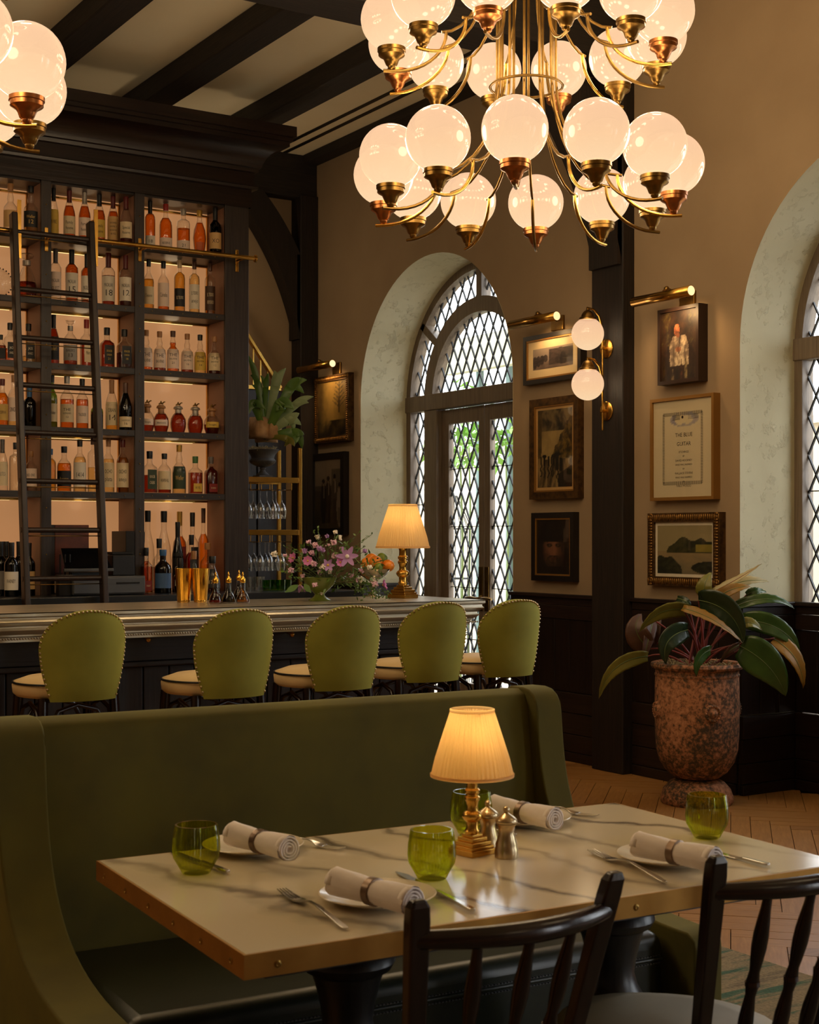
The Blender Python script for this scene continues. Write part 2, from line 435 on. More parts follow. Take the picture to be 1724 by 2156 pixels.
def inst(me, name, m, parent=None, loc=None, rot=None, scale=None):
    if m and not me.materials: me.materials.append(M[m])
    o = bpy.data.objects.new(name, me); COL.objects.link(o)
    if parent: o.parent = parent
    if loc is not None: o.location = loc
    if rot is not None: o.rotation_euler = rot
    if scale is not None: o.scale = scale
    return o
def tag(o, label, cat, group=None, kind=None):
    o['label'] = label; o['category'] = cat
    if group: o['group'] = group
    if kind: o['kind'] = kind
    return o
def thing(name, label, cat, loc=(0, 0, 0), rz=0.0, group=None, kind=None):
    o = bpy.data.objects.new(name, None); o.empty_display_size = 0.05
    COL.objects.link(o); o.location = loc; o.rotation_euler = (0, 0, rz)
    return tag(o, label, cat, group, kind)
def copy_tree(o, parent=None):
    c = o.copy(); COL.objects.link(c); c.parent = parent
    for ch in o.children: copy_tree(ch, c)
    return c
def arc(c, r, a0, a1, n, fn):
    return [fn(c[0] + r * math.cos(a0 + (a1 - a0) * i / n), c[1] + r * math.sin(a0 + (a1 - a0) * i / n)) for i in range(n + 1)]
def bez(p0, p1, p2, n):
    p0, p1, p2 = Vector(p0), Vector(p1), Vector(p2)
    return [p0 * (1 - t) ** 2 + p1 * 2 * t * (1 - t) + p2 * t * t for t in (i / n for i in range(n + 1))]
def frame_mat(o, x, y, z):                       # matrix with the given axes
    return Matrix(((x[0], y[0], z[0], o[0]), (x[1], y[1], z[1], o[1]), (x[2], y[2], z[2], o[2]), (0, 0, 0, 1)))
_TXT = {}
def text_mesh(s):                                # flat lettering, height of a capital = 1, centred
    if s not in _TXT:
        cu = bpy.data.curves.new('t', 'FONT'); cu.body = s; cu.resolution_u = 2; cu.align_x = 'CENTER'; cu.size = 1.43
        ob = bpy.data.objects.new('t', cu); me = ob.to_mesh()
        _TXT[s] = ([tuple(v.co) for v in me.vertices], [tuple(p.vertices) for p in me.polygons])
        ob.to_mesh_clear(); bpy.data.objects.remove(ob); bpy.data.curves.remove(cu)
    return _TXT[s]
def letter(mb, s, h, fn, wmax=None):             # add lettering of height h through fn(x, y) -> 3-D
    v, f = text_mesh(s)
    if not v: return
    w = max(abs(p[0]) for p in v) * 2 * h
    q = h if not wmax or w <= wmax else h * wmax / w
    mb.add([fn(p[0] * q, (p[1] - 0.5) * (h + q) / 2) for p in v], f)
def painting(name, parent, w, h, nx, ny, col, place):
    """a painted or printed sheet: one colour per point, drawn by col(u, v); place(x, z) -> 3-D"""
    mb = MB(); mb.grid(lambda a, b: place((a - 0.5) * w, (b - 0.5) * h), nx, ny)
    me = mb.mesh(name); me.materials.append(M['painted'])
    ca = me.color_attributes.new('Col', 'FLOAT_COLOR', 'POINT')
    d = []
    for j in range(ny + 1):
        for i in range(nx + 1):
            d += [*S(*[max(0, min(255, c)) for c in col(i / nx, j / ny)]), 1.0]
    ca.data.foreach_set('color', d)
    o = bpy.data.objects.new(name, me); COL.objects.link(o); o.parent = parent; return o

# ================================================================== THE ROOM
XW, YB, ZC = 5.62, 10.34, 4.42                   # right wall, back wall, ceiling
XF = 6.03                                        # window frames stand this far out in the reveals
RAD, SPR = 0.97, 2.40                            # arch radius, springing height
X0, Y0 = -4.0, -5.5
def struct(o, label, cat): return tag(o, label, cat, kind='structure')

# ---- floor: oak herringbone
fl = MB().box((X0 - .1, Y0 - .1, -0.06), (6.14, YB + .1, -0.012)).build('floor', 'gap_dark')
struct(fl, 'oak herringbone parquet floor of honey brown planks', 'floor')
PW, PL = 0.092, 0.552
plank = MB().box((-PL / 2 + .0016, -PW / 2 + .0016, -0.014), (PL / 2 - .0016, PW / 2 - .0016, 0.0)).mesh('plank')
plank.materials.append(M['oak'])
rest = MB()
seen = []
q = PW / math.sqrt(2)
C45 = math.cos(PI / 4)
def to_px(p):
    d = p.dot(VW); return CX + F * p.dot(RT) / d, HY - F * (p.z - H) / d
spots = []
for i in range(-110, 130):
    for j in range(-20, 24):
        # herringbone in the diagonal frame: unit step (PW,PW), rows offset by 2*PL
        for k in (0, 1):
            a = i * PW + j * PL; b = i * PW - j * PL
            if k == 0: cx, cy, rz = a + PL / 2, b + PW / 2, 0.0
            else: cx, cy, rz = a + PL + PW / 2, b + PW - PL / 2 + 0, PI / 2
            if k == 1: cx, cy = a + PW / 2, b + PW + PL / 2
            x = (cx - cy) * C45 + 2.5; y = (cx + cy) * C45 + 2.5
            if X0 < x < 6.0 and Y0 < y < YB: spots.append((x, y, rz + PI / 4))
for x, y, rz in spots:
    p = Vector((x, y, 0)); vis = False
    if p.dot(VW) > 2.5:
        px, py = to_px(p)
        vis = (1150 < px < 1790 and 1590 < py < 1790) or (1250 < px < 1790 and 1790 <= py < 2200)
        if x < 3.40 and y < 4.0: vis = False
    if vis and len(seen) < 300: seen.append((x, y, rz))
    else: rest.box((-PL / 2 + .0016, -PW / 2 + .0016, -0.014), (PL / 2 - .0016, PW / 2 - .0016, 0), Matrix.Translation((x, y, 0)) @ Matrix.Rotation(rz, 4, 'Z'))
for x, y, rz in seen:
    inst(plank, 'plank', None, fl, (x, y, random.uniform(-.0006, .0006)), (0, 0, rz))
r_ = rest.build('herringbone_planks', 'oak', fl); r_['kind'] = 'stuff'

# ---- walls
def arch_z(dy): return SPR + math.sqrt(max(0, RAD * RAD - dy * dy))
def wall_strip(mb, x, flip=False):
    """one face of the right wall with its arched openings"""
    ys = [Y0] + [e for wy in sorted(WIN_Y) for e in (wy - RAD, wy + RAD)] + [YB]
    for k in range(0, len(ys), 2):
        mb.add([(x, ys[k], -.06), (x, ys[k + 1], -.06), (x, ys[k + 1], ZC), (x, ys[k], ZC)], [(3, 2, 1, 0) if flip else (0, 1, 2, 3)])
    for wy in WIN_Y:
        n = 40; vs = []; fs = []
        for i in range(n + 1):
            dy = -RAD * math.cos(PI * i / n)
            vs += [(x, wy + dy, arch_z(dy)), (x, wy + dy, ZC)]
        for i in range(n): fs.append((2 * i, 2 * i + 2, 2 * i + 3, 2 * i + 1) if not flip else (2 * i + 1, 2 * i + 3, 2 * i + 2, 2 * i))
        mb.add(vs, fs)
wr = MB(); wall_strip(wr, XW); wall_strip(wr, 6.14, True)
wr = wr.build('wall_right', 'plaster')
struct(wr, 'tan plaster side wall pierced by tall arched openings', 'wall')
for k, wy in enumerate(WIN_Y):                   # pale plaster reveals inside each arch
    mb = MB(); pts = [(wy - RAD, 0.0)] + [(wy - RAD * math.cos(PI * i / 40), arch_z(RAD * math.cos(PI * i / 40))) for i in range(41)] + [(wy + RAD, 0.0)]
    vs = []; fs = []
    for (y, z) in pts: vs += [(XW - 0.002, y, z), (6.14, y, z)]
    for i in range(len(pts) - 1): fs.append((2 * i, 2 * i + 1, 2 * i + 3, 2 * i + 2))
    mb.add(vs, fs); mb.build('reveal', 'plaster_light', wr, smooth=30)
wb = MB().box((X0, YB, -.06), (6.14, YB + .15, ZC)).build('wall_back', 'plaster')
struct(wb, 'tan plaster end wall behind the shelving', 'wall')
wl = MB().box((X0 - .15, Y0, -.06), (X0, YB, ZC)).build('wall_left', 'plaster')
struct(wl, 'plain tan plaster wall on the far side of the room', 'wall')
wf = MB().box((X0, Y0 - .15, -.06), (6.14, Y0, ZC)).build('wall_front', 'plaster')
struct(wf, 'plain tan plaster wall closing the room opposite the shelving', 'wall')
ce = MB().box((X0, Y0, ZC), (6.14, YB + .15, ZC + .15)).build('ceiling', 'ceiling_paint')
struct(ce, 'cream painted ceiling between dark timber joists', 'ceiling')

# ---- timber: joists, tie beams, posts and curved braces
nt_ = [0]
def trim(mb, m, label, cat='beam', **kw):
    nt_[0] += 1
    return struct(mb.build('trim_%d' % nt_[0], m, **kw), label, cat)
for i, x in enumerate((2.0, 2.85, 3.70, 4.53)):
    trim(MB().box((x, 6.62, 4.28), (x + .2, YB, ZC)), 'beam_y',
         ['dark timber joist over the rolling ladder end of the shelves', 'dark timber ceiling joist above the middle shelf bay',
          'dark timber ceiling joist running over the cornice top', 'dark timber ceiling joist beside the slot diffuser'][i], bevel=.008)
for i, x in enumerate((-0.55, 0.3, 1.15)):
    trim(MB().box((x, 6.62, 4.28), (x + .2, YB, ZC)), 'beam_y', ['first', 'second', 'third'][i] + ' dark joist beyond the end of the shelves', bevel=.008)
trim(MB().box((XW - .13, 6.62, 4.35), (XW, YB, ZC)), 'beam_y', 'slim dark beam along the top of the side wall', bevel=.006)
trim(MB().box((X0, YB - .14, 4.08), (XW, YB, ZC)), 'beam_x', 'deep dark tie beam along the top of the end wall', bevel=.008)
trim(MB().box((X0, 6.30, 4.08), (XW, 6.62, ZC)), 'beam_x', 'heavy dark tie beam crossing the ceiling above the chandelier', bevel=.01)
trim(MB().box((X0, 2.36, 4.08), (XW, 2.68, ZC)), 'beam_x', 'heavy dark tie beam crossing the ceiling over the dining table', bevel=.01)
trim(MB().box((XW - .16, YB - .16, 0), (XW, YB, 4.1)), 'beam_z', 'dark timber post standing in the corner of the two walls', 'post', bevel=.006)
col_ = trim(MB().box((XW - .09, 6.39, 0), (XW, 6.67, 4.1)), 'beam_z', 'dark timber post between the picture groups with the globe sconce', 'post', bevel=.006)
def brace(y0, y1, px, label):
    """curved knee brace: inner edge sags from the post to the tie beam"""
    inner = bez((px, 2.98, 0), (px - .17, 3.66, 0), (px - .62, 4.08, 0), 16)
    outer = bez((px - .34, 4.08, 0), (px - .12, 3.86, 0), (px + .0, 3.68, 0), 10)
    poly = [(p.x, p.y) for p in inner] + [(p.x, p.y) for p in outer]
    # split into quads between the two edges so the outline stays exact
    mb = MB(); n = 16; vs = []; fs = []
    ou = bez((px + .0, 3.62, 0), (px - .14, 3.9, 0), (px - .34, 4.1, 0), n)
    for i in range(n + 1):
        a, b = inner[i], ou[i]
        vs += [(a.x, y0, a.y), (a.x, y1, a.y), (b.x, y0, b.y), (b.x, y1, b.y)]
    for i in range(n):
        o, p = 4 * i, 4 * i + 4
        fs += [(o, o + 2, p + 2, p), (o + 1, p + 1, p + 3, o + 3), (o, p, p + 1, o + 1), (o + 2, o + 3, p + 3, p + 2)]
    fs += [(0, 1, 3, 2), (4 * n, 4 * n + 2, 4 * n + 3, 4 * n + 1)]
    mb.add(vs, fs)
    mb.box((px - .03, y0, 2.95), (px + .02, y1, 3.62))
    return trim(mb, 'beam_z', label, 'brace', smooth=30)
brace(YB - .15, YB - .01, XW - .155, 'curved dark timber brace on the end wall beside the cornice')
brace(6.40, 6.66, XW - .09, 'curved dark timber brace rising behind the globe chandelier')
sd = thing('trim_90', 'two narrow black slots of a ceiling air diffuser', 'diffuser', kind='structure')
for x in (5.20, 5.31):
    MB().box((x, 6.66, ZC - .006), (x + .035, YB - .15, ZC - .001)).build('slot', 'black', sd)

# ---- wainscot: dark boards with a cap rail
def wainscot(label, p0, p1, nrm, lower=True, idx=[0]):
    """boards along p0 -> p1 (2-D), standing proud towards nrm"""
    idx[0] += 1
    t = thing('trim_%d' % (50 + idx[0]), label, 'wainscot', kind='structure')
    p0 = Vector((*p0, 0)); p1 = Vector((*p1, 0)); d = p1 - p0; ln = d.length; d.normalize(); n = Vector((*nrm, 0))
    m = frame_mat(p0, d, n, Vector((0, 0, 1)))
    ax = 'dark_wood_x' if abs(d.x) > .5 else 'dark_wood_y'
    MB().box((0, 0, .955), (ln, .028, 1.0), m).build('rail', ax, t, bevel=.003)
    MB().box((-.004, 0, 1.0), (ln + .004, .045, 1.022), m).build('cap_rail', ax, t, bevel=.003)
    MB().box((0, 0, .87), (ln, .026, .953), m).build('rail', ax, t, bevel=.003)
    nb = max(2, round(ln / .145)); w = ln / nb
    for i in range(nb):
        MB().box((i * w + .0015, 0, .425), ((i + 1) * w - .0015, .018, .868), m).build('board', 'dark_wood', t, bevel=.003)
    for z0, z1, th in ((.30, .42, .03), (.17, .297, .024), (.06, .167, .024), (0, .057, .03)):
        MB().box((0, 0, z0), (ln, th, z1), m).build('board', ax, t, bevel=.004)
wainscot('dark panelled wainscot under the pictures by the terracotta pot', (XW, 5.56), (XW, 6.385), (-1, 0))
wainscot('dark panelled wainscot between the timber post and the glazed doors', (XW, 6.675), (XW, 7.56), (-1, 0))
wainscot('short dark wainscot under the pair of pictures beside the corner post', (XW, 9.52), (XW, 10.17), (-1, 0))
wainscot('daylit dark wainscot inside the window reveal behind the pot', (XW - .01, 5.549), (XF, 5.549), (0, -1))
wainscot('daylit wainscot in the door reveal behind the brass lamp', (XW, 9.508), (XF, 9.508), (0, -1))
wainscot('dark panel under the sill of the window beside the pot', (XF - .0, 3.62), (XF - .0, 5.52), (-1, 0))
wainscot('dark wainscot between window openings nearer the dining tables', (XW, 1.6), (XW, 3.6), (-1, 0))

# ---- leaded windows
DW, DH = 0.112, 0.214                            # diamond of the lattice
def clip(poly, inside, cut):
    out = []
    for i in range(len(poly)):
        a, b = poly[i - 1], poly[i]; ia, ib = inside(a), inside(b)
        if ia != ib: out.append(cut(a, b))
        if ib: out.append(b)
    return out
def clip_half(poly, nx, ny, c):                  # keep nx*x+ny*y <= c
    f = lambda p: nx * p[0] + ny * p[1] - c
    def cut(a, b):
        t = f(a) / (f(a) - f(b)); return (a[0] + (b[0] - a[0]) * t, a[1] + (b[1] - a[1]) * t)
    return clip(poly, lambda p: f(p) <= 0, cut)
def glaze(parent, x, halves, inside, bounds, oy, singly=True):
    """diamond panes between lead cames; halves: clip planes in (y,z); inside(y,z): test for the lead lines"""
    y0, y1, z0, z1 = bounds
    k0 = int((y0 - oy) / (DW / 2)) - 2; k1 = int((y1 - oy) / (DW / 2)) + 2
    j0 = int(z0 / (DH / 2)) - 2; j1 = int(z1 / (DH / 2)) + 2
    allm = MB()
    for k in range(k0, k1 + 1):
        for j in range(j0, j1 + 1):
            if (k + j) % 2: continue
            cy, cz = oy + k * DW / 2, j * DH / 2
            poly = [(cy - DW / 2, cz), (cy, cz - DH / 2), (cy + DW / 2, cz), (cy, cz + DH / 2)]
            for h in halves: poly = clip_half(poly, *h) if poly else poly
            if len(poly) < 3: continue
            ar = abs(sum(poly[i - 1][0] * poly[i][1] - poly[i][0] * poly[i - 1][1] for i in range(len(poly)))) / 2
            if ar < 0.0006: continue
            my = sum(p[0] for p in poly) / len(poly); mz = sum(p[1] for p in poly) / len(poly)
            if not inside(my, mz): continue
            ta, tb = random.uniform(-.018, .018), random.uniform(-.012, .012)
            mb = MB() if singly else allm
            mb.prism(poly, lambda p, t: (x + t + ta * (p[0] - my) + tb * (p[1] - mz), p[0], p[1]), 0, .003)
            if singly: mb.build('pane', 'glass_pane', parent)
    if not singly: allm.build('pane', 'glass_pane', parent)
    lead = MB(); st = .006; ln = math.hypot(DW, DH)
    for sgn in (1, -1):
        dy, dz = sgn * DW / ln, DH / ln
        # lines through lattice points at z=0 spaced DW
        m0 = int(((y0 - oy) - (z1 - 0) * abs(DW / DH)) / DW) - 3; m1 = int(((y1 - oy) + (z1) * abs(DW / DH)) / DW) + 3
        for m in range(m0, m1 + 1):
            sy = oy + m * DW + DW / 2; run = None; t = 0.0
            tmax = (z1 + .3) / dz
            while t <= tmax:
                y, z = sy + dy * t, dz * t
                ok = y0 <= y <= y1 and z0 <= z <= z1 and inside(y, z)
                if ok and run is None: run = t
                if (not ok or t + st > tmax) and run is not None:
                    if t - run > .012:
                        a = Vector((x, sy + dy * run, dz * run)); b = Vector((x, sy + dy * t, dz * t))
                        d = (b - a).normalized(); s_ = Vector((1, 0, 0)); n_ = d.cross(s_)
                        lead.box((0, -.005, -.0042), ((b - a).length, .007, .0042), frame_mat(a, d, s_, n_))
                    run = None
                t += st
    lead.build('leading', 'lead', parent)
def bar(mb, x, th, y0, y1, z0, z1): mb.box((x, y0, z0), (x + th, y1, z1))
def ring(mb, cy, cz, r0, r1, x0, x1, a0=0, a1=PI, n=36):
    vs = []; fs = []
    for i in range(n + 1):
        a = a0 + (a1 - a0) * i / n; c, s = math.cos(a), math.sin(a)
        vs += [(x0, cy + r0 * c, cz + r0 * s), (x0, cy + r1 * c, cz + r1 * s), (x1, cy + r1 * c, cz + r1 * s), (x1, cy + r0 * c, cz + r0 * s)]
    for i in range(n):
        o, p = 4 * i, 4 * i + 4
        for k in range(4): fs.append((o + k, o + (k + 1) % 4, p + (k + 1) % 4, p + k))
    fs += [(0, 1, 2, 3), (4 * n + 3, 4 * n + 2, 4 * n + 1, 4 * n)]
    mb.add(vs, fs)
TR0, TR1 = 2.335, 2.455                          # transom
RI0, RI1 = .60, .71                              # inner arch of the fanlight
def arched_window(name, cy, sill, label, cat, doors, singly):
    t = thing(name, label, cat, kind='structure'); x = XF; th = .09
    mb = MB(); ring(mb, cy, SPR, RAD - .055, RAD + .01, x, x + th); mb.build('arch_frame', 'window_wood', t, smooth=40)
    mb = MB(); ring(mb, cy, SPR, RI0, RI1, x - .006, x + th); mb.build('inner_arch', 'window_wood', t, smooth=40)
    for s in (-1, 1):
        a, b = sorted((cy + s * (RAD - .055), cy + s * (RAD + .01)))
        MB().box((x, a, sill), (x + th, b, SPR)).build('jamb', 'window_wood', t, bevel=.004)
        a, b = sorted((cy + s * .55, cy + s * .72))
        MB().box((x, a, sill), (x + th, b, TR0)).build('mullion', 'window_wood', t, bevel=.004)
        an = math.radians(90 + 52 * s)
        mb = MB(); d = Vector((0, math.cos(an), math.sin(an))); nn = Vector((0, -math.sin(an), math.cos(an)))
        mb.box((0, -.03, 0), (RAD - RI1 + .01, .03, th), frame_mat(Vector((x, cy, SPR)) + d * (RI1 - .02), d, nn, Vector((1, 0, 0))))
        mb.build('radial_bar', 'window_wood', t, bevel=.004)
        ga, gb = sorted((cy + s * .72, cy + s * (RAD - .055)))
        glaze(t, x + .05, [(1, 0, gb), (-1, 0, -ga), (0, 1, TR0), (0, -1, -sill)], lambda y, z: True, (ga, gb, sill, TR0), cy + .02, singly)
        for zz in (.92, 1.62):
            MB().box((x + .045, ga, zz), (x + .058, gb, zz + .006)).build('tie_bar', 'lead', t)
    MB().box((x, cy - .032, SPR + RI1 - .02), (x + th, cy + .032, SPR + RAD - .03)).build('radial_bar', 'window_wood', t, bevel=.004)
    MB().box((x - .012, cy - RAD - .01, TR0), (x + th, cy + RAD + .01, TR1)).build('transom', 'window_wood', t, bevel=.006)
    # fanlight and the outer ring of lights
    arcs = [(math.cos(a), math.sin(a), math.cos(a) * cy + math.sin(a) * SPR + RI0 + .01) for a in (PI * i / 24 for i in range(25))]
    glaze(t, x + .05, arcs + [(0, -1, -TR1)], lambda y, z: z > TR1 and math.hypot(y - cy, z - SPR) < RI0 + .01, (cy - RI0, cy + RI0, TR1, SPR + RI0 + .01), cy, singly)
    arcs = [(math.cos(a), math.sin(a), math.cos(a) * cy + math.sin(a) * SPR + RAD - .05) for a in (PI * i / 24 for i in range(25))]
    glaze(t, x + .052, arcs + [(0, -1, -TR1)], lambda y, z: z > TR1 and RI1 - .015 < math.hypot(y - cy, z - SPR) < RAD - .05, (cy - RAD, cy + RAD, TR1, SPR + RAD), cy, singly)
    if not doors:
        MB().box((x, cy - RAD, sill - .06), (x + th, cy + RAD, sill)).build('sill', 'window_wood', t, bevel=.004)
        MB().box((x + .005, cy - RAD, -.06), (6.14, cy + RAD, sill - .061)).build('apron', 'dark_wood_y', t)
        glaze(t, x + .05, [(1, 0, cy + .55), (-1, 0, -cy + .55), (0, 1, TR0), (0, -1, -sill)], lambda y, z: True, (cy - .55, cy + .55, sill, TR0), cy, singly)
    else:
        MB().box((x, cy + .72, 0), (x + th, cy + RAD, sill)).build('base_panel', 'window_wood', t, bevel=.004)
        MB().box((x, cy - RAD, 0), (x + th, cy - .72, sill)).build('base_panel', 'window_wood', t, bevel=.004)
    return t
arched_window('window_1', 8.54, 0.30, 'arched leaded window surround of brown oak with a fanlight above double doors', 'window', True, True)
for k, s in enumerate((1, -1)):
    cy = 8.54; x = XF + .05
    t = thing('door_%d' % (k + 1), 'brown oak glazed door leaf ' + ('on the lamp side of the arched opening' if s > 0 else 'beside the wall of the rainy street picture'), 'door', kind='structure')
    for a, b, nm in ((.005, .07, 'stile'), (.46, .55, 'stile')):
        y0, y1 = sorted((cy + s * a, cy + s * b))
        MB().box((x, y0, .02), (x + .05, y1, TR0 - .005)).build(nm, 'window_wood', t, bevel=.004)
    y0, y1 = sorted((cy + s * .07, cy + s * .46))
    MB().box((x, y0, .02), (x + .05, y1, .30)).build('bottom_rail', 'window_wood', t, bevel=.004)
    MB().box((x, y0, 2.22), (x + .05, y1, TR0 - .005)).build('top_rail', 'window_wood', t, bevel=.004)
    glaze(t, x + .025, [(1, 0, y1), (-1, 0, -y0), (0, 1, 2.22), (0, -1, -.30)], lambda y, z: True, (y0, y1, .30, 2.22), cy + .05 * s, True)
    for zz in (.62, 1.0, 1.45, 1.88):
        MB().box((x + .02, y0, zz), (x + .034, y1, zz + .005)).build('tie_bar', 'lead', t)
    MB().box((x - .008, min(cy + s * .012, cy + s * .062), .84), (x, max(cy + s * .012, cy + s * .062), 1.16)).build('lock_plate', 'antique_brass', t, bevel=.003)
    h = MB(); h.tube([(x, cy + s * .037, .93), (x - .05, cy + s * .037, .93)], .011, 10)
    h.tube([(x - .05, cy + s * .030, .93), (x - .055, cy + s * .10, .935), (x - .05, cy + s * .16, .93)], [.010, .014, .009], 10)
    h.build('lever_handle', 'pewter', t, smooth=40)
arched_window('window_2', 4.58, 0.42, 'arched leaded window beside the terracotta pot and leafy plant', 'window', False, False)
arched_window('window_3', 0.62, 0.42, 'third arched leaded window along the side wall past the dining table', 'window', False, False)

# ---- courtyard beyond the doors
og = MB().box((6.15, -8, -.3), (22, 22, -.02)).build('courtyard_paving', 'outside_paving')
struct(og, 'pale paving of the courtyard outside the windows', 'ground')
ow = MB().box((9.6, 4, -.1), (9.8, 15.6, 2.35)).box((9.55, 4, 2.35), (9.85, 15.6, 2.42)).build('courtyard_wall', 'outside_white')
struct(ow, 'low white courtyard wall seen through the leaded doors', 'wall')
hb = thing('garden_house', 'white rendered house front across the courtyard', 'building')
MB().box((11.5, 13.4, -.1), (12.0, 21, 2.7)).build('wall', 'outside_white', hb)
for i in range(3):
    MB().box((11.44, 14.2 + i * 1.7, .9), (11.5, 15.0 + i * 1.7, 2.1)).build('window', 'canopy_cloth', hb)
cv = thing('canopy', 'olive beige canvas canopy over the courtyard', 'canopy')
a = at(950, 722, X=8.6); b = at(945, 792, X=8.6); c_ = at(1110, 745, X=8.6)
MB().box((8.5, c_.y - 1.0, b.z), (8.62, a.y, a.z)).build('valance', 'canopy_cloth', cv)
MB().box((8.62, c_.y - 1.0, a.z - .04), (9.4, a.y, a.z)).build('canvas', 'canopy_cloth', cv)
for px in (1012, 1075):
    p = at(px, 1100, X=8.7)
    MB().box((8.66, p.y - .03, -.02), (8.72, p.y + .03, a.z)).build('post', 'post_green', cv)
def shrub(label, px, py, X, n, r, seed):
    rnd = random.Random(seed); c = at(px, py, X=X)
    t = thing('courtyard_shrub', label, 'shrub', (c.x, c.y, 0), group='plants in the courtyard')
    MB().tube([(0, 0, -.02), (.03, 0, c.z * .6), (0, 0, c.z)], [.014, .012, .008], 8).build('stem', 'stem_green', t)
    fo = MB()
    for i in range(n):
        a, e = rnd.uniform(0, 2 * PI), rnd.uniform(-.6, .9); q = r * rnd.uniform(.35, 1)
        p = Vector((q * math.cos(a) * math.cos(e), q * math.sin(a) * math.cos(e), c.z + q * math.sin(e)))
        d = Vector((rnd.uniform(-1, 1), rnd.uniform(-1, 1), rnd.uniform(-.9, .4))).normalized(); s_ = d.cross(Vector((.3, .5, 1))).normalized()
        w, ln = rnd.uniform(.02, .035), rnd.uniform(.10, .18)
        fo.add([p, p + d * ln * .5 + s_ * w, p + d * ln, p + d * ln * .5 - s_ * w], [(0, 1, 2, 3)])
    fo.build('leaves', 'leaf_fresh', t)
shrub('bright green fingered shrub beyond the centre of the doors', 968, 940, 7.3, 190, .36, 3)
shrub('bright green shrub beside the green canopy post outside', 1064, 930, 8.2, 110, .30, 4)
shrub('low sprig of leaves outside above the transom of the door', 985, 845, 9.0, 60, .3, 5)
bc = at(955, 1300, X=7.4)
cg = thing('birdcage_lantern', 'tall wire birdcage lantern standing outside the doors', 'lantern', (bc.x, bc.y, 0))
for i in range(14):
    a = 2 * PI * i / 14; MB().tube([(.17 * math.cos(a), .17 * math.sin(a), .0), (.17 * math.cos(a), .17 * math.sin(a), 1.45), (.03 * math.cos(a), .03 * math.sin(a), 1.75)], .004, 5).build('wire', 'lead', cg)
for z in (.02, .5, 1.0, 1.45): MB().tube([(.17 * math.cos(2 * PI * i / 20), .17 * math.sin(2 * PI * i / 20), z) for i in range(20)], .006, 5, closed=True).build('hoop', 'lead', cg)

# ================================================================== THE BAR
BT, BF, BB, BX0, BX1 = 1.05, 6.07, 6.79, -0.4, 4.33     # top height, front, back, ends
bar_ = thing('bar_counter', 'long dark panelled bar counter with a moulded zinc top and beaded edge', 'bar counter', (0, 0, 0))
prof = [(0.0, 0), (0.0, -.016), (.012, -.022), (.012, -.030), (.004, -.040), (.018, -.052), (.030, -.060), (.030, -.068), (.022, -.076),
        (.034, -.088), (.048, -.096), (.048, -.103), (.058, -.108), (.058, -.128)]
# moulded edge: profile swept along the front, round the corner and along the end
path = [((BX0, BF), (0, 1)), ((BX1, BF), (-1, 1)), ((BX1, BB), (-1, 0))]
mb = MB(); vs = []; fs = []; n = len(prof)
for (x, y), (ix, iy) in path:
    for o, z in prof: vs.append((x + ix * o, y + iy * o, BT + z))
for i in range(len(path) - 1):
    for k in range(n - 1): fs.append((i * n + k, i * n + k + 1, (i + 1) * n + k + 1, (i + 1) * n + k))
mb.add(vs, fs); mb.build('moulded_edge', 'zinc', bar_, smooth=50)
MB().box((BX0, BF, BT - .004), (BX1, BB, BT)).box((BX0, BF + .06, BT - .128), (BX1 - .06, BB, BT - .005)).build('zinc_top', 'zinc', bar_)
bd = MB()
for i in range(int((BX1 - 1.3) / .0125)):
    bd.ball((1.3 + .0125 * i, BF + .046, BT - .113), .0052, 6, 4)
for i in range(int((BB - BF) / .0125)):
    bd.ball((BX1 - .046, BF + .05 + .0125 * i, BT - .113), .0052, 6, 4)
bd = bd.build('bead_moulding', 'zinc', bar_, smooth=180); bd['kind'] = 'stuff'
YP = 6.33
MB().box((BX0, YP + .02, 0), (4.20, 6.70, BT - .13)).build('carcass', 'dark_wood', bar_)
MB().box((BX0, YP - .035, .80), (4.20, YP + .02, .922)).build('frieze_rail', 'dark_wood_x', bar_, bevel=.004)
MB().box((BX0, YP - .05, .775), (4.22, YP + .02, .80)).build('frieze_bead', 'dark_wood_x', bar_, bevel=.006)
x = .9; bw = .128
while x + bw < 4.21:
    MB().box((x + .0025, YP - .012, .16), (x + bw - .0025, YP + .02, .774)).build('board', 'dark_wood', bar_, bevel=.004); x += bw
MB().box((BX0, YP - .03, 0), (4.20, YP + .02, .158)).build('plinth', 'dark_wood_x', bar_, bevel=.004)
for px, py in ((312, 1347), (615, 1336)):
    p = at(px, py, Y=6.22)
    MB().ball((p.x, 6.22, p.z), .013, 10, 8).tube([(p.x, 6.22, p.z), (p.x, 6.30, p.z + .01)], .005, 8).build('coat_hook', 'brass', bar_, smooth=180)

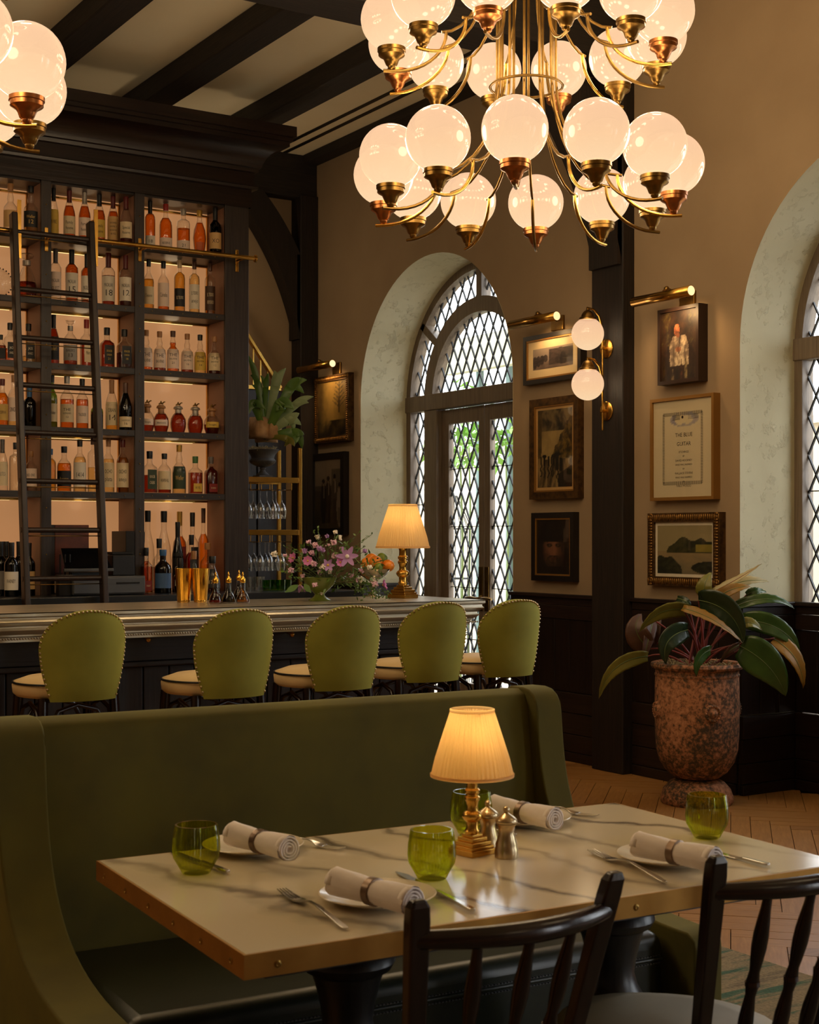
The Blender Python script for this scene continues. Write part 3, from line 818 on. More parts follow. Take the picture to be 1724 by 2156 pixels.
# ---- bar stools
def stool_back(s, t, off):
    """point of the padded back: s across -1..1, t up 0..1, off 0 outer .. 1 inner"""
    z = .735 + .355 * t
    hw = .142 + .060 * math.sin(min(1, t / .66) * PI / 2)
    if t > .56:
        q = (t - .56) / .44; hw *= math.sqrt(max(0, 1 - q ** 2.3)) * .999 + .001
    an = s * hw / .235
    rr = .235 - .045 * off
    y = .19 - rr * math.cos(an) + .0; x = rr * math.sin(an)
    return (x, y - .055 * (t - .3), z)
def make_stool():
    t = thing('bar_stool', 'x', 'bar stool')
    mb = MB(); nu, nv = 24, 30
    def closed(off, puff):
        def f(a, b):
            b = math.sin(b * PI / 2) ** .9; s = a * 2 - 1; p = Vector(stool_back(s, b, off))
            e = (1 - abs(s) ** 3) * (1 - (2 * b - 1) ** 6)
            return p + Vector((0, -1 if off == 0 else 1, 0)) * puff * e
        return f
    mb.grid(closed(0, .012), nu, nv); o1 = len(mb.v); mb.grid(closed(1, .014), nu, nv)
    W = nu + 1
    mb.f = mb.f[:nu * nv] + [tuple(reversed(f)) for f in mb.f[nu * nv:]]
    edge = [(j * W) for j in range(nv + 1)] + [nv * W + i for i in range(1, W)] + [j * W + nu for j in range(nv - 1, -1, -1)] + [i for i in range(nu - 1, 0, -1)]
    for i in range(len(edge)):
        a, b = edge[i], edge[(i + 1) % len(edge)]
        mb.f.append((a, b, b + o1, a + o1))
    mb.build('backrest', 'velvet_stool', t, smooth=50)
    nh = MB()
    pts = [Vector(stool_back(s, math.sin(min(1, v) * PI / 2) ** .9, 0)) for s, v in ((-1, k / 60) for k in range(61))]
    pts += [Vector((-p.x, p.y, p.z)) for p in reversed(pts[:-1])]
    acc, last = 0.0, pts[0]
    for p in pts:                                 # one nail every 16 mm along the rim
        acc += (p - last).length; last = p
        if acc >= .0155:
            acc = 0.0; nh.ball(p + Vector((0, -.004, 0)) + (Vector((0, p.y, .93)) - p).normalized() * .004, .0054, 6, 4)
    nh = nh.build('nailhead_trim', 'pewter', t, smooth=180); nh['kind'] = 'stuff'
    pr = [(0, .742), (.19, .742), (.205, .755), (.208, .785), (.202, .800), (.15, .818), (.07, .826), (0, .828)]
    st = MB().lathe(pr, 32, (0, .20, 0), fn=lambda a, z: 1 + .03 * math.sin(a)).build('seat', 'cream_vinyl', t, smooth=60)
    MB().tube([(.2065 * math.cos(2 * PI * i / 40), .20 + .2065 * math.sin(2 * PI * i / 40) * 1.02, .797) for i in range(40)], .0045, 6, closed=True).build('piping', 'piping', st, smooth=180)
    for sx in (-1, 1):
        for sy in (-1, 1):
            top = Vector((sx * .145, .20 + sy * .14, .745)); bot = Vector((sx * .178, .20 + sy * .20, 0))
            MB().tube([top + (bot - top) * k for k in (0, .3, .6, 1)], [.020, .0185, .016, .013], 10).build('leg', 'chair_wood', t, smooth=50)
    for sx in (-1, 1):                           # bentwood hoops tying seat to legs
        MB().tube([(sx * .150, .06, .42), (sx * .150, .075, .60), (sx * .150, .12, .69), (sx * .148, .20, .715), (sx * .150, .28, .69), (sx * .150, .325, .60), (sx * .150, .345, .42)], .010, 8).build('bentwood_hoop', 'chair_wood', t, smooth=60)
    for sy in (-1, 1):
        MB().tube([(-.15, .20 + sy * .145, .42), (-.13, .20 + sy * .14, .60), (-.08, .20 + sy * .13, .69), (0, .20 + sy * .125, .712), (.08, .20 + sy * .13, .69), (.13, .20 + sy * .14, .60), (.15, .20 + sy * .145, .42)], .010, 8).build('bentwood_hoop', 'chair_wood', t, smooth=60)
    MB().tube([(.172 * math.cos(2 * PI * i / 36) * 1.0, .20 + .185 * math.sin(2 * PI * i / 36), .27) for i in range(36)], .011, 8, closed=True).build('foot_ring', 'chair_wood', t, smooth=180)
    return t
st0 = make_stool()
for i, (px, yy, dz, lab) in enumerate(((170, 1285, 1.09, 'green velvet bar stool in front of the rolling ladder'), (492, 1282, 1.09, 'green velvet bar stool in line with the gold cocktail tins'),
                                 (725, 1275, 1.09, 'green velvet bar stool in front of the flower bowl'), (915, 1267, 1.09, 'green velvet bar stool in front of the brass bar lamp'),
                                 (1078, 1262, 1.09, 'green velvet bar stool beyond the end of the zinc bar, by the wainscot'))):
    p = at(px, yy, Z=dz)
    o = st0 if i == 0 else copy_tree(st0)
    o.location = (p.x + .035, p.y + .055, 0); o.rotation_euler = (0, 0, random.uniform(-.05, .05)); o['label'] = lab; o['group'] = 'velvet bar stools along the counter'

# ================================================================== THE BACK BAR
YS, YK = 8.80, 9.085                              # front of the posts, back panel
SHELF = (3.255, 2.857, 2.459, 2.061, 1.66); CT = 1.012
POSTS = ((1.70, 1.77), (2.29, 2.36), (2.90, 2.965), (3.515, 3.58), (4.15, 4.325))
bb = thing('back_bar', 'tall dark wood back bar with lit peach panels and a heavy cornice', 'shelving')
for i, (a, b) in enumerate(POSTS):
    MB().box((a, YS, CT), (b, YK + .03, 3.60)).build('post', 'shelf_wood', bb, bevel=.003)
    if i in (2, 3):
        sc = MB()
        for k in range(17): sc.ball(((a + b) / 2, YS - .001, 1.12 + k * .145), .005, 6, 4)
        sc = sc.build('screw_heads', 'screw', bb, smooth=180); sc['kind'] = 'stuff'
for i in range(4):
    a, b = POSTS[i][1], POSTS[i + 1][0]
    MB().box((a, YK, CT), (b, YK + .02, 3.60)).build('backlit_panel', 'backlit', bb)
    for z in SHELF:
        sh = MB().box((a, YS + .004, z - .04), (b, YK, z)).build('shelf', 'shelf_wood_x', bb, bevel=.002)
        MB().box((a + .01, YK - .035, z - .052), (b - .01, YK - .012, z - .0405)).build('light_strip', 'brass', sh)
        MB().box((a + .02, YK - .03, z - .0535), (b - .12, YK - .018, z - .0522)).build('diffuser', 'led_strip', sh)
        if i > 1:
            sc = MB()
            for k in range(5): sc.ball((a + (b - a) * (.1 + .2 * k + random.uniform(-.04, .04)), YS + .003, z - .02), .004, 6, 4)
            sc = sc.build('screw_heads', 'screw', sh, smooth=180); sc['kind'] = 'stuff'
    MB().box((a + .002, YK - .02, 1.66), (a + .010, YK - .002, 3.56)).build('brass_edge', 'brass', bb)
    MB().box((b - .010, YK - .02, 1.66), (b - .002, YK - .002, 3.56)).build('brass_edge', 'brass', bb)
    MB().box((a + .01, YK - .03, 3.548), (b - .01, YK - .006, 3.56)).build('light_strip', 'brass', bb)
    MB().box((b - .0015, YS + .02, CT), (b - .0002, YK - .002, 3.57)).build('bay_side_glow', 'bay_side_glow', bb)  # thin sheet added on the post side to carry the painted panel glow
    lamp('shelf_light', ((a + b) / 2, YK - .08, 3.53), .12, WARM, .1, parent=bb)
    for z in SHELF:
        lamp('shelf_light', ((a + b) / 2, YK - .06, z - .07), .10, WARM, .05, parent=bb)
MB().box((1.6, YK + .02, 0), (4.325, YK + .10, 3.6)).build('back_board', 'dark_wood', bb)
MB().box((1.6, YS + .02, 3.575), (4.32, YK + .02, 3.60)).build('soffit', 'shelf_wood_x', bb)
cp = [(0, 3.585), (0, 3.700), (.032, 3.705), (.036, 3.722), (.030, 3.728), (.014, 3.730), (.014, 3.815), (.034, 3.820), (.038, 3.842), (.050, 3.848), (.056, 3.87),
      (.072, 3.905), (.10, 3.940), (.14, 3.966), (.175, 3.978), (.190, 3.980), (.190, 4.010), (.205, 4.014), (.205, 4.036), (.225, 4.04), (.225, 4.11), (.0, 4.11)]
vs = []; fs = []; n = len(cp)
pth = [((1.0, YS - .02), (0, -1)), ((4.335, YS - .02), (1, -1)), ((4.335, 9.25), (1, 0))]
for (x, y), (ix, iy) in pth:
    for o, z in cp: vs.append((x + ix * o, y + iy * o, z))
for i in range(2):
    for k in range(n - 1): fs.append((i * n + k + 1, i * n + k, (i + 1) * n + k, (i + 1) * n + k + 1))
MB().add(vs, fs).box((1.0, YS, 3.60), (4.33, 9.2, 4.10)).build('cornice', 'cornice_wood', bb, smooth=35)
# brass ladder rail
RY = 8.66; RZ = 3.222
rl = MB().tube([(1.2, RY, RZ), (4.30, RY, RZ)], .0145, 12).lathe([(0, 0), (.024, 0), (.024, .01), (0, .012)], 14, m=frame_mat((4.30, RY, RZ), (0, 1, 0), (0, 0, 1), (1, 0, 0))).build('ladder_rail', 'brass', bb, smooth=40)
for x in (2.325, 2.932, 3.547, 4.235):
    MB().box((x - .012, YS - .008, RZ - .075), (x + .012, YS, RZ + .075)).tube([(x, YS, RZ), (x, RY, RZ)], .011, 8).build('bracket', 'brass', rl, bevel=.004)
# counter below
bc_ = thing('back_counter', 'dark back counter with a black stone slab under the bottles', 'counter')
MB().box((1.4, 8.46, CT - .05), (5.02, YK + .02, CT)).build('slab', 'slab_black', bc_, bevel=.004)
MB().box((4.335, YK + .021, CT - .05), (5.02, 9.45, CT)).build('slab', 'slab_black', bc_, bevel=.004)
MB().box((4.335, YK + .021, 0), (4.98, 9.42, CT - .052)).build('carcass', 'dark_wood', bc_)
MB().box((1.4, 8.52, .08), (4.98, YK, CT - .052)).build('carcass', 'dark_wood', bc_)
MB().box((1.4, 8.56, 0), (4.98, YK, .08)).build('plinth', 'black', bc_)
for i in range(6):
    MB().box((1.42 + i * .59, 8.50, .12), (1.98 + i * .59, 8.52, CT - .07)).build('door', 'dark_wood', bc_, bevel=.004)

# ---- rolling ladder
ld = thing('rolling_ladder', 'dark wooden rolling ladder hooked on the brass rail', 'ladder', (0, 0, 0))
def ly(z): return 8.27 + .106 * z
for x in (2.67, 3.15):
    sgn = 1
    mb = MB(); d = Vector((0, .106, 1)).normalized(); nn = Vector((0, 1, -.106)).normalized()
    mb.box((0, -.018, -.035), (3.34, .018, .035), frame_mat((x, ly(0), 0), d, Vector((1, 0, 0)), nn))
    mb.build('stile', 'ladder_wood', ld, bevel=.008, seg=3)
    hk = MB(); hk.box((x - .012 + .03, ly(3.1), 3.05), (x + .012 + .03, ly(3.1) + .012, 3.40))
    hk.tube([(x + .03, RY + .03 * math.cos(a), RZ + .03 * math.sin(a)) for a in (PI * k / 8 for k in range(-3, 10))], .009, 8)
    hk.lathe([(0, -.012), (.035, -.012), (.035, .012), (0, .012)], 18, m=frame_mat((x + .03, RY - .02, RZ + .085), (0, 1, 0), (0, 0, 1), (1, 0, 0)))
    hk.lathe([(0, -.012), (.03, -.012), (.03, .012), (0, .012)], 18, m=frame_mat((x + .03, RY - .03, RZ - .09), (0, 1, 0), (0, 0, 1), (1, 0, 0)))
    hk.build('roller_hook', 'brass', ld, smooth=40)
for z in (.25, .545, .84, 1.127, 1.415, 1.706, 1.995, 2.28, 2.565, 2.86, 3.21):
    rg = MB().tube([(2.65, ly(z), z), (3.17, ly(z), z)], .0165, 10).build('rung', 'ladder_wood', ld, smooth=50)
    MB().tube([(2.66, ly(z), z - .035), (3.16, ly(z), z - .035)], .0035, 6).build('tie_rod', 'antique_brass', rg, smooth=180)

# ---- bottles
def prof_for(shape, r, h):
    n = r * .36                                   # neck radius
    if shape == 'slope': return [(.0, 0), (r * .95, 0), (r, .004), (r, h * .50), (r * .93, h * .56), (n * 1.25, h * .76), (n, h * .80), (n, h * .9)]
    if shape == 'mac': return [(0, 0), (r * .9, 0), (r * .94, .004), (r, h * .60), (r * .98, h * .66), (r * .72, h * .71), (n * 1.1, h * .75), (n, h * .78), (n, h * .9)]
    if shape == 'round': return [(0, 0), (r * .7, 0), (r * .78, .006), (r * .97, h * .18), (r, h * .30), (r * .93, h * .44), (r * .66, h * .56), (n * 1.15, h * .62), (n, h * .65), (n, h * .72)]
    if shape == 'tear': return [(0, 0), (r * .62, 0), (r * .66, .004), (r * .86, h * .18), (r, h * .38), (r * .86, h * .56), (n * 1.3, h * .72), (n, h * .77), (n, h * .9)]
    if shape == 'wine': return [(0, 0), (r * .94, 0), (r, .004), (r, h * .58), (r * .92, h * .64), (n * 1.2, h * .72), (n, h * .76), (n, h * .9)]
    if shape == 'deca': return [(0, 0), (r * .96, 0), (r, .005), (r * .97, h * .28), (r * .72, h * .48), (n * 1.3, h * .64), (n * .9, h * .70), (n, h * .84)]
    if shape == 'bulb': return [(0, 0), (r * .94, 0), (r, .004), (r, h * .46), (r * .93, h * .54), (r * .6, h * .60), (n * 1.15, h * .64), (n * 1.35, h * .69), (n * 1.25, h * .74), (n * .95, h * .80), (n, h * .9)]
    if shape == 'tall': return [(0, 0), (r * .96, 0), (r, .004), (r, h * .66), (r * .9, h * .72), (n * 1.1, h * .77), (n, h * .80), (n, h * .9)]
    if shape == 'flat': return [(0, 0), (r * .97, 0), (r, .005), (r, h * .56), (r * .9, h * .62), (r * .5, h * .68), (n, h * .72), (n, h * .86)]
    return [(0, 0), (r * .94, 0), (r, .004), (r, h * .55), (r * .92, h * .62), (r * .62, h * .69), (n * 1.1, h * .73), (n, h * .77), (n, h * .9)]
def rad_at(prof, z):
    for (r0, z0), (r1, z1) in zip(prof, prof[1:]):
        if z0 <= z <= z1 and z1 > z0: return r0 + (r1 - r0) * (z - z0) / (z1 - z0)
    return prof[-1][0]
def sqr(a, z=0):                                  # rounded square section
    return 1 / (abs(math.cos(a)) ** 5 + abs(math.sin(a)) ** 5) ** .2 * .93
def bottle(label, name, loc, shape, r, h, glass, liq, fill, cap, lab, text, face=-1.9, group=None, stopper=None, ink='ink'):
    t = thing(name, label, 'bottle', loc, 0, group)
    pr = prof_for(shape, r, h); fn = sqr if shape == 'flat' else None; sg = 20
    MB().shell(pr[1:], sg, fn=fn).lathe([(0, 0), (pr[1][0], 0)], sg, fn=fn).build('glass', glass, t, smooth=40)
    zt = pr[-1][1]
    if liq and fill > 0:
        zf = zt * fill; lp = [(0, .006)] + [(max(.002, q * .93), z) for q, z in pr[1:] if .004 <= z < zf]
        if lp[1][1] < .007: lp[1] = (lp[1][0], .006)
        lp += [(rad_at(pr, zf) * .93, zf)]
        mb = MB(); mb.lathe(lp, sg, fn=fn); mb.build('liquid', 'liq_' + liq, t, smooth=40)
    n = pr[-1][0]
    if stopper == 'crystal':
        MB().lathe([(n, zt), (n * .9, zt + .01), (n * 1.7, zt + .018), (n * 2.0, zt + .035), (n * 1.3, h)], 8).build('stopper', 'glass_clear', t)
        MB().lathe([(n * 1.08, zt - .03), (n * 1.08, zt)], 14).build('collar', 'cap_silver', t, smooth=40)
    elif stopper == 'horse':
        MB().lathe([(n * 1.1, zt - .035), (n * 1.1, zt), (n * 1.7, zt + .004), (n * 1.5, zt + .018), (n * .8, zt + .024)], 14).build('cap', 'cap_' + cap, t, smooth=40)
        hz = MB(); z = zt + .03
        hz.tube([(-.016, 0, z), (-.004, 0, z + .006), (.010, 0, z + .005), (.020, 0, z + .014)], [.004, .006, .006, .004], 7)
        hz.ball((.024, 0, z + .016), .005, 6, 5, (1.5, .8, .8)).ball((.0, 0, z + .014), .006, 6, 5, (1, .8, 1.3))
        for q in (-.014, -.008, .008, .014): hz.tube([(q, 0, z), (q * 1.6, .002, z - .014)], .0018, 5)
        hz.build('horse_figure', 'antique_brass', t, smooth=60)
    else:
        MB().lathe([(n * 1.12, zt - (.05 if shape in ('slope', 'wine', 'mac') else .012) * h / .3), (n * 1.14, zt), (n * 1.2, h * .985), (n * 1.12, h)], 14).build('cap', 'cap_' + cap, t, smooth=40)
    if lab:
        z0, z1, spread = .12 * h, .46 * h, 1.15
        if shape == 'round': z0, z1, spread = .20 * h, .38 * h, .9
        if shape == 'tear': z0, z1, spread = .10 * h, .30 * h, .7
        if shape == 'flat': z0, z1, spread = .10 * h, .50 * h, .62
        if lab[0] == '-': z0, z1 = .06 * h, .28 * h; lab = lab[1:]
        if lab[0] == '+': z0, z1 = .10 * h, .56 * h; lab = lab[1:]
        fc = -PI / 2 if shape == 'flat' else face
        def wrap(a, z, off=.0012):
            q = rad_at(pr, z) * (fn(a) if fn else 1) + off; return (q * math.cos(a), q * math.sin(a), z)
        lb = MB().grid(lambda u, v: wrap(fc + (u - .5) * 2 * spread, z0 + (z1 - z0) * v), 12, 3).build('label', 'print_' + lab, t, smooth=60)
        if text:
            mb = MB(); lines = text.split('|'); hh = min(.30 * (z1 - z0), .78 * (z1 - z0) / len(lines) * .62)
            for k, tx in enumerate(lines):
                zc = z1 - (z1 - z0) * (.20 + .62 * (k + .5) / len(lines)) + .0
                letter(mb, tx, hh * (1 if k == 0 or len(lines) < 3 else .7), lambda x, y, zc=zc: wrap(fc + x / max(.01, rad_at(pr, zc)), zc + y, .0022), 1.2 * min(spread, 1.0) * r)
            if mb.v: mb.build('lettering', 'print_' + ink, lb)['kind'] = 'stuff'
    return t
# px column, top row, width px, shape, glass, liquid, fill, cap, label, lettering, stopper, ink, words that single it out
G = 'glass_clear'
ROWS = [
 (3.255, 'bottles on the top shelf', [
  (22, 387, 30, 'bulb', G, None, 0, 'cork', 'tan', '', None, 'ink', 'empty clear long necked bottle beside the ladder top'),
  (65, 392, 31, 'bulb', G, 'pale', .3, 'black', 'black', 'Weller|12', None, 'gold', 'round shouldered bottle with black label and gold script 12'),
  (113, 394, 22, 'slope', G, 'pale', .3, 'black', '+yellow', 'VAN WINKLE', None, 'ink', 'nearly empty sloping bottle with old parchment label'),
  (146, 397, 26, 'slope', G, 'amber', .74, 'maroon', 'cream', 'Family|Reserve', None, 'brown', 'amber bourbon with maroon capsule and cream label on the top shelf'),
  (178, 400, 26, 'slope', G, 'amber', .76, 'silver', 'blush', 'Family|Reserve', None, 'brown', 'amber bourbon with silver capsule on the top shelf'),
  (209, 405, 26, 'slope', G, 'amber', .72, 'black', 'yellow', 'Family|Reserve', None, 'brown', 'amber bourbon with black capsule and yellow picture label'),
  (238, 410, 25, 'slope', G, 'amber', .74, 'maroon', '+tan', 'VAN WINKLE|FAMILY|RESERVE|RYE', None, 'ink', 'amber rye with a tall tan parchment label'),
  (267, 415, 27, 'slope', G, 'deep', .5, 'maroon', 'cream', 'Special|Reserve', None, 'ink', 'half full whiskey with cream oval label by the post'),
  (316, 422, 23, 'mac', G, 'orange', .8, 'black', '-white', '18', None, 'ink', 'orange single malt with black cap and 18 on its label'),
  (349, 430, 28, 'std', G, 'orange', .78, 'red', '-blush', 'RESERVE', None, 'ink', 'orange malt with red capsule on the top shelf'),
  (386, 440, 29, 'tall', G, 'orange', .62, 'silver', '-blush', '21', None, 'ink', 'straight sided decanter bottle with wide silver stopper'),
  (420, 443, 29, 'tear', G, 'orange', .80, 'gold', '-orange', '', None, 'gold', 'teardrop cognac bottle with gold cap'),
  (453, 438, 27, 'wine', 'glass_wine', 'cola', .7, 'black', 'tan', 'XO', None, 'brown', 'black glass bottle with square copper label on the top shelf'),
 ]),
 (2.857, 'bottles on the second shelf', [
  (57, 534, 46, 'deca', G, 'red', .42, 'silver', None, '', 'crystal', 'gold', 'broad cognac decanter with crystal stopper'),
  (117, 524, 25, 'mac', G, None, 0, 'grey', '+blush', 'MACALLAN|QUEST', None, 'ink', 'empty clear malt bottle with a grey capsule'),
  (151, 526, 28, 'mac', G, 'amber', .82, 'black', '+white', 'MACALLAN|15', None, 'ink', 'full amber malt with black capsule and 15 on white label'),
  (183, 535, 26, 'mac', G, 'amber', .82, 'black', '+white', 'MACALLAN', None, 'ink', 'amber malt half hidden behind the ladder stile'),
  (228, 533, 29, 'mac', G, 'deep', .64, 'maroon', '+white', 'MACALLAN|18', None, 'ink', 'part full dark malt with maroon capsule and 18'),
  (264, 538, 27, 'mac', G, 'deep', .5, 'maroon', '+white', 'MACALLAN|12', None, 'ink', 'low dark malt with maroon capsule and 12'),
  (313, 546, 23, 'std', G, 'gold', .68, 'black', 'cream', 'Tesseron', None, 'ink', 'golden brandy with black cap and pale label by the post'),
  (344, 550, 25, 'std', G, 'orange', .56, 'black', '+blush', 'Calvados', None, 'ink', 'orange brandy with black capsule and hanging seal'),
  (378, 548, 24, 'tall', G, 'gold', .86, 'cream', 'black', 'EL TESORO', None, 'cream', 'yellow tequila with black oval label'),
  (409, 551, 23, 'tall', G, 'pale', .86, 'brown', '+white', 'EL TESORO|anejo', None, 'ink', 'pale tequila with tall white label'),
  (442, 555, 23, 'tall', G, 'gold', .5, 'brown', '+brown', 'EL TESORO|REPOSADO', None, 'cream', 'tequila with a dark brown label by the shelf end'),
 ]),
 (2.459, 'bottles on the third shelf', [
  (2, 705, 22, 'flat', G, 'deep', .7, 'black', 'black', '', None, 'white', 'edge of a dark bottle beyond the ladder'),
  (21, 680, 29, 'flat', G, 'amber', .4, 'black', 'black', "JACK|DANIEL'S", None, 'white', 'square whiskey with black label beside the ladder stile'),
  (60, 682, 31, 'flat', G, 'pale', .2, 'black', 'black', "JACK|DANIEL'S", None, 'white', 'nearly empty square whiskey with black label seen through the ladder'),
  (113, 663, 24, 'slope', G, 'red', .8, 'black', '+black', "Booker's", None, 'gold', 'tall red brown bourbon with long black wax neck'),
  (148, 677, 30, 'std', G, 'deep', .52, 'silver', 'silver', "BAKER'S|13", 'crystal', 'ink', 'clear necked bourbon with crystal stopper and silver label'),
  (182, 673, 29, 'flat', G, 'red', .62, 'red', 'cream', "Maker's", None, 'ink', 'square bourbon dipped in red wax'),
  (225, 690, 34, 'flat', G, 'red', .80, 'black', '+black', 'KNOB|CREEK|21', None, 'yellow', 'flask shaped bourbon with black label and yellow letters, nearly full'),
  (262, 694, 35, 'flat', G, 'deep', .46, 'black', '+black', 'KNOB|CREEK|18', None, 'yellow', 'flask shaped bourbon with black label, half empty'),
  (308, 695, 27, 'bulb', G, 'orange', .62, 'cork', '+blush', 'THE|BALVENIE', None, 'ink', 'orange malt with bulbous neck by the post'),
  (336, 698, 27, 'bulb', G, 'deep', .16, 'cork', '+blush', 'THE|BALVENIE', None, 'ink', 'empty malt with lilac label and bulbous neck'),
  (364, 697, 27, 'bulb', G, 'orange', .80, 'brown', '+blush', 'THE|BALVENIE|21', None, 'ink', 'brimming amber malt with bulbous neck'),
  (394, 703, 27, 'bulb', G, 'deep', .15, 'cork', '+blush', 'THE|BALVENIE|16', None, 'ink', 'empty malt with bulbous neck and pale label'),
  (421, 705, 26, 'bulb', G, 'pale', .5, 'black', '+yellow', 'THE|BALVENIE|14', None, 'ink', 'malt with dark capsule and mustard label'),
  (451, 709, 26, 'bulb', G, 'deep', .14, 'cork', '+cream', 'THE|BALVENIE|12', None, 'ink', 'empty malt with bulbous neck at the shelf end'),
 ]),
 (2.061, 'bottles on the fourth shelf', [
  (5, 798, 26, 'std', G, 'honey', .78, 'maroon', 'gold', 'RESERVA', None, 'brown', 'golden bottle with maroon neck and hexagonal label'),
  (29, 790, 26, 'std', G, 'pale', .4, 'cork', '+blush', 'SINGLE', None, 'ink', 'pink labelled bottle behind the ladder stile'),
  (62, 814, 28, 'wine', 'glass_wine', None, 0, 'blue', None, '', None, 'gold', 'dark bottle with a bright blue neck'),
  (110, 790, 22, 'std', 'glass_green', 'gold', .6, 'black', 'cream', 'Glenfiddich', None, 'ink', 'green glass malt with cream label beside the post'),
  (141, 792, 30, 'std', G, 'orange', .62, 'silver', 'cream', 'THE|GLENLIVET|12', None, 'ink', 'malt with cream and teal label and silver cap'),
  (173, 798, 27, 'std', G, 'orange', .66, 'black', 'blush', 'TALISKER', None, 'ink', 'orange malt with torn edged pale label'),
  (204, 835, 27, 'std', 'glass_green', 'deep', .6, 'black', 'black', '', None, 'white', 'dark green bottle hidden behind the ladder stile'),
  (235, 800, 27, 'slope', G, 'gold', .3, 'cork', '+cream', 'OBAN|14', None, 'ink', 'malt with tall cream label and hanging tag'),
  (264, 806, 28, 'slope', 'glass_dark', 'gold', .5, 'brown', '-cream', 'LAGAVULIN|16', None, 'ink', 'dark smoked glass malt with low cream label'),
  (310, 838, 31, 'round', G, 'red', .45, 'cork', 'blush', 'Single', 'horse', 'ink', 'round bourbon with horse stopper, half hidden by the post'),
  (339, 841, 34, 'round', G, 'red', .78, 'cork', 'blush', "Blanton's", 'horse', 'ink', 'round bourbon with horse stopper and pale band label'),
  (375, 843, 35, 'round', G, 'red', .84, 'silver', None, '', 'horse', 'ink', 'round bourbon with horse stopper and silver neck, no label, full'),
  (411, 845, 35, 'round', G, 'red', .76, 'silver', None, '', 'horse', 'ink', 'round bourbon with horse stopper and silver neck, no label, less full'),
  (446, 848, 35, 'round', G, 'deep', .42, 'cork', 'yellow', 'Straight', 'horse', 'ink', 'round bourbon with horse stopper and mustard band'),
 ]),
 (1.66, 'bottles on the fifth shelf', [
  (5, 925, 24, 'slope', G, None, 0, 'grey', '+cream', 'ENOTECA', None, 'grey', 'pale clear sloping bottle at the frame of the ladder'),
  (33, 932, 28, 'tall', G, 'clear', .8, 'black', None, '', None, 'ink', 'clear gin bottle with black stopper'),
  (65, 950, 27, 'std', G, 'clear', .5, 'cork', '+blush', 'NO. ONE|LONDON', None, 'ink', 'short clear gin bottle with pale label seen through the ladder'),
  (107, 945, 22, 'tall', G, 'gold', .86, 'blue', None, '', None, 'ink', 'golden tequila with a blue neck beside the post'),
  (135, 940, 31, 'std', G, 'honey', .7, 'black', 'black', 'Reserva', None, 'gold', 'orange tequila with arched black label'),
  (168, 925, 28, 'std', G, 'pale', .74, 'black', '+white', '1414', None, 'ink', 'pale tequila with white label and hanging medal'),
  (195, 920, 22, 'tall', G, 'pale', .5, 'brown', None, '', None, 'ink', 'slim clear bottle with brown stopper at the ladder stile'),
  (228, 925, 26, 'std', G, 'pale', .70, 'cork', '+cream', 'OCHO|plata', None, 'ink', 'pale tequila with amber ribbon on its label'),
  (258, 926, 27, 'std', G, 'gold', .74, 'maroon', '+cream', 'OCHO|anejo', None, 'ink', 'yellow tequila with dark ribbon on its label'),
  (315, 950, 34, 'flat', G, 'red', .5, 'black', '+green', 'KNOB|CREEK', None, 'cream', 'flask shaped rye with dark green label'),
  (346, 955, 29, 'std', G, 'red', .55, 'black', '+cream', 'HEAVEN HILL', None, 'ink', 'bourbon with navy and cream label'),
  (377, 937, 30, 'bulb', G, 'pale', .5, 'gold', '+green', 'Weller', None, 'gold', 'tall round shouldered bottle with green label and gold script'),
  (411, 961, 32, 'flat', G, 'red', .66, 'green', '-yellow', 'RYE', None, 'ink', 'squat rye with green capsule and low yellow label'),
  (444, 962, 31, 'flat', G, 'deep', .86, 'grey', '-red', 'BOURBON', None, 'cream', 'full dark bourbon flask with embossed glass'),
 ]),
]
def settle(px, ty, wd, yy, k=.97):                # slide a bottle along its line of sight until it clears the posts
    for _ in range(30):
        p = at(px, ty, Y=yy); r = wd * p.dot(VW) / F / 2 * k
        hit = [(a, b) for a, b in POSTS if p.x + r > a - .003 and p.x - r < b + .003]
        if not hit: break
        a, b = hit[0]
        if p.x < (a + b) / 2: yy -= .008
        else: yy += .008
        if yy - r < YS + .004 or yy + r > YK - .006:
            yy = min(max(yy, YS + .004 + r), YK - .006 - r); p = at(px, ty, Y=yy)
            p.x = min(p.x, a - .004 - r) if p.x < (a + b) / 2 else max(p.x, b + .004 + r); break
    return p, r, yy
for z, grp, items in ROWS:
    for (px, ty, wd, shape, glass, liq, fill, cap, lab, text, stop, ink, words) in items:
        p, r, yy = settle(px, ty, wd, YS + .13, .90 if shape == 'flat' else .97)
        bottle(words, 'spirit_bottle', (p.x, yy, z), shape, r, p.z - z, glass, liq, fill, cap, lab, text, -1.9, grp, stop, ink)
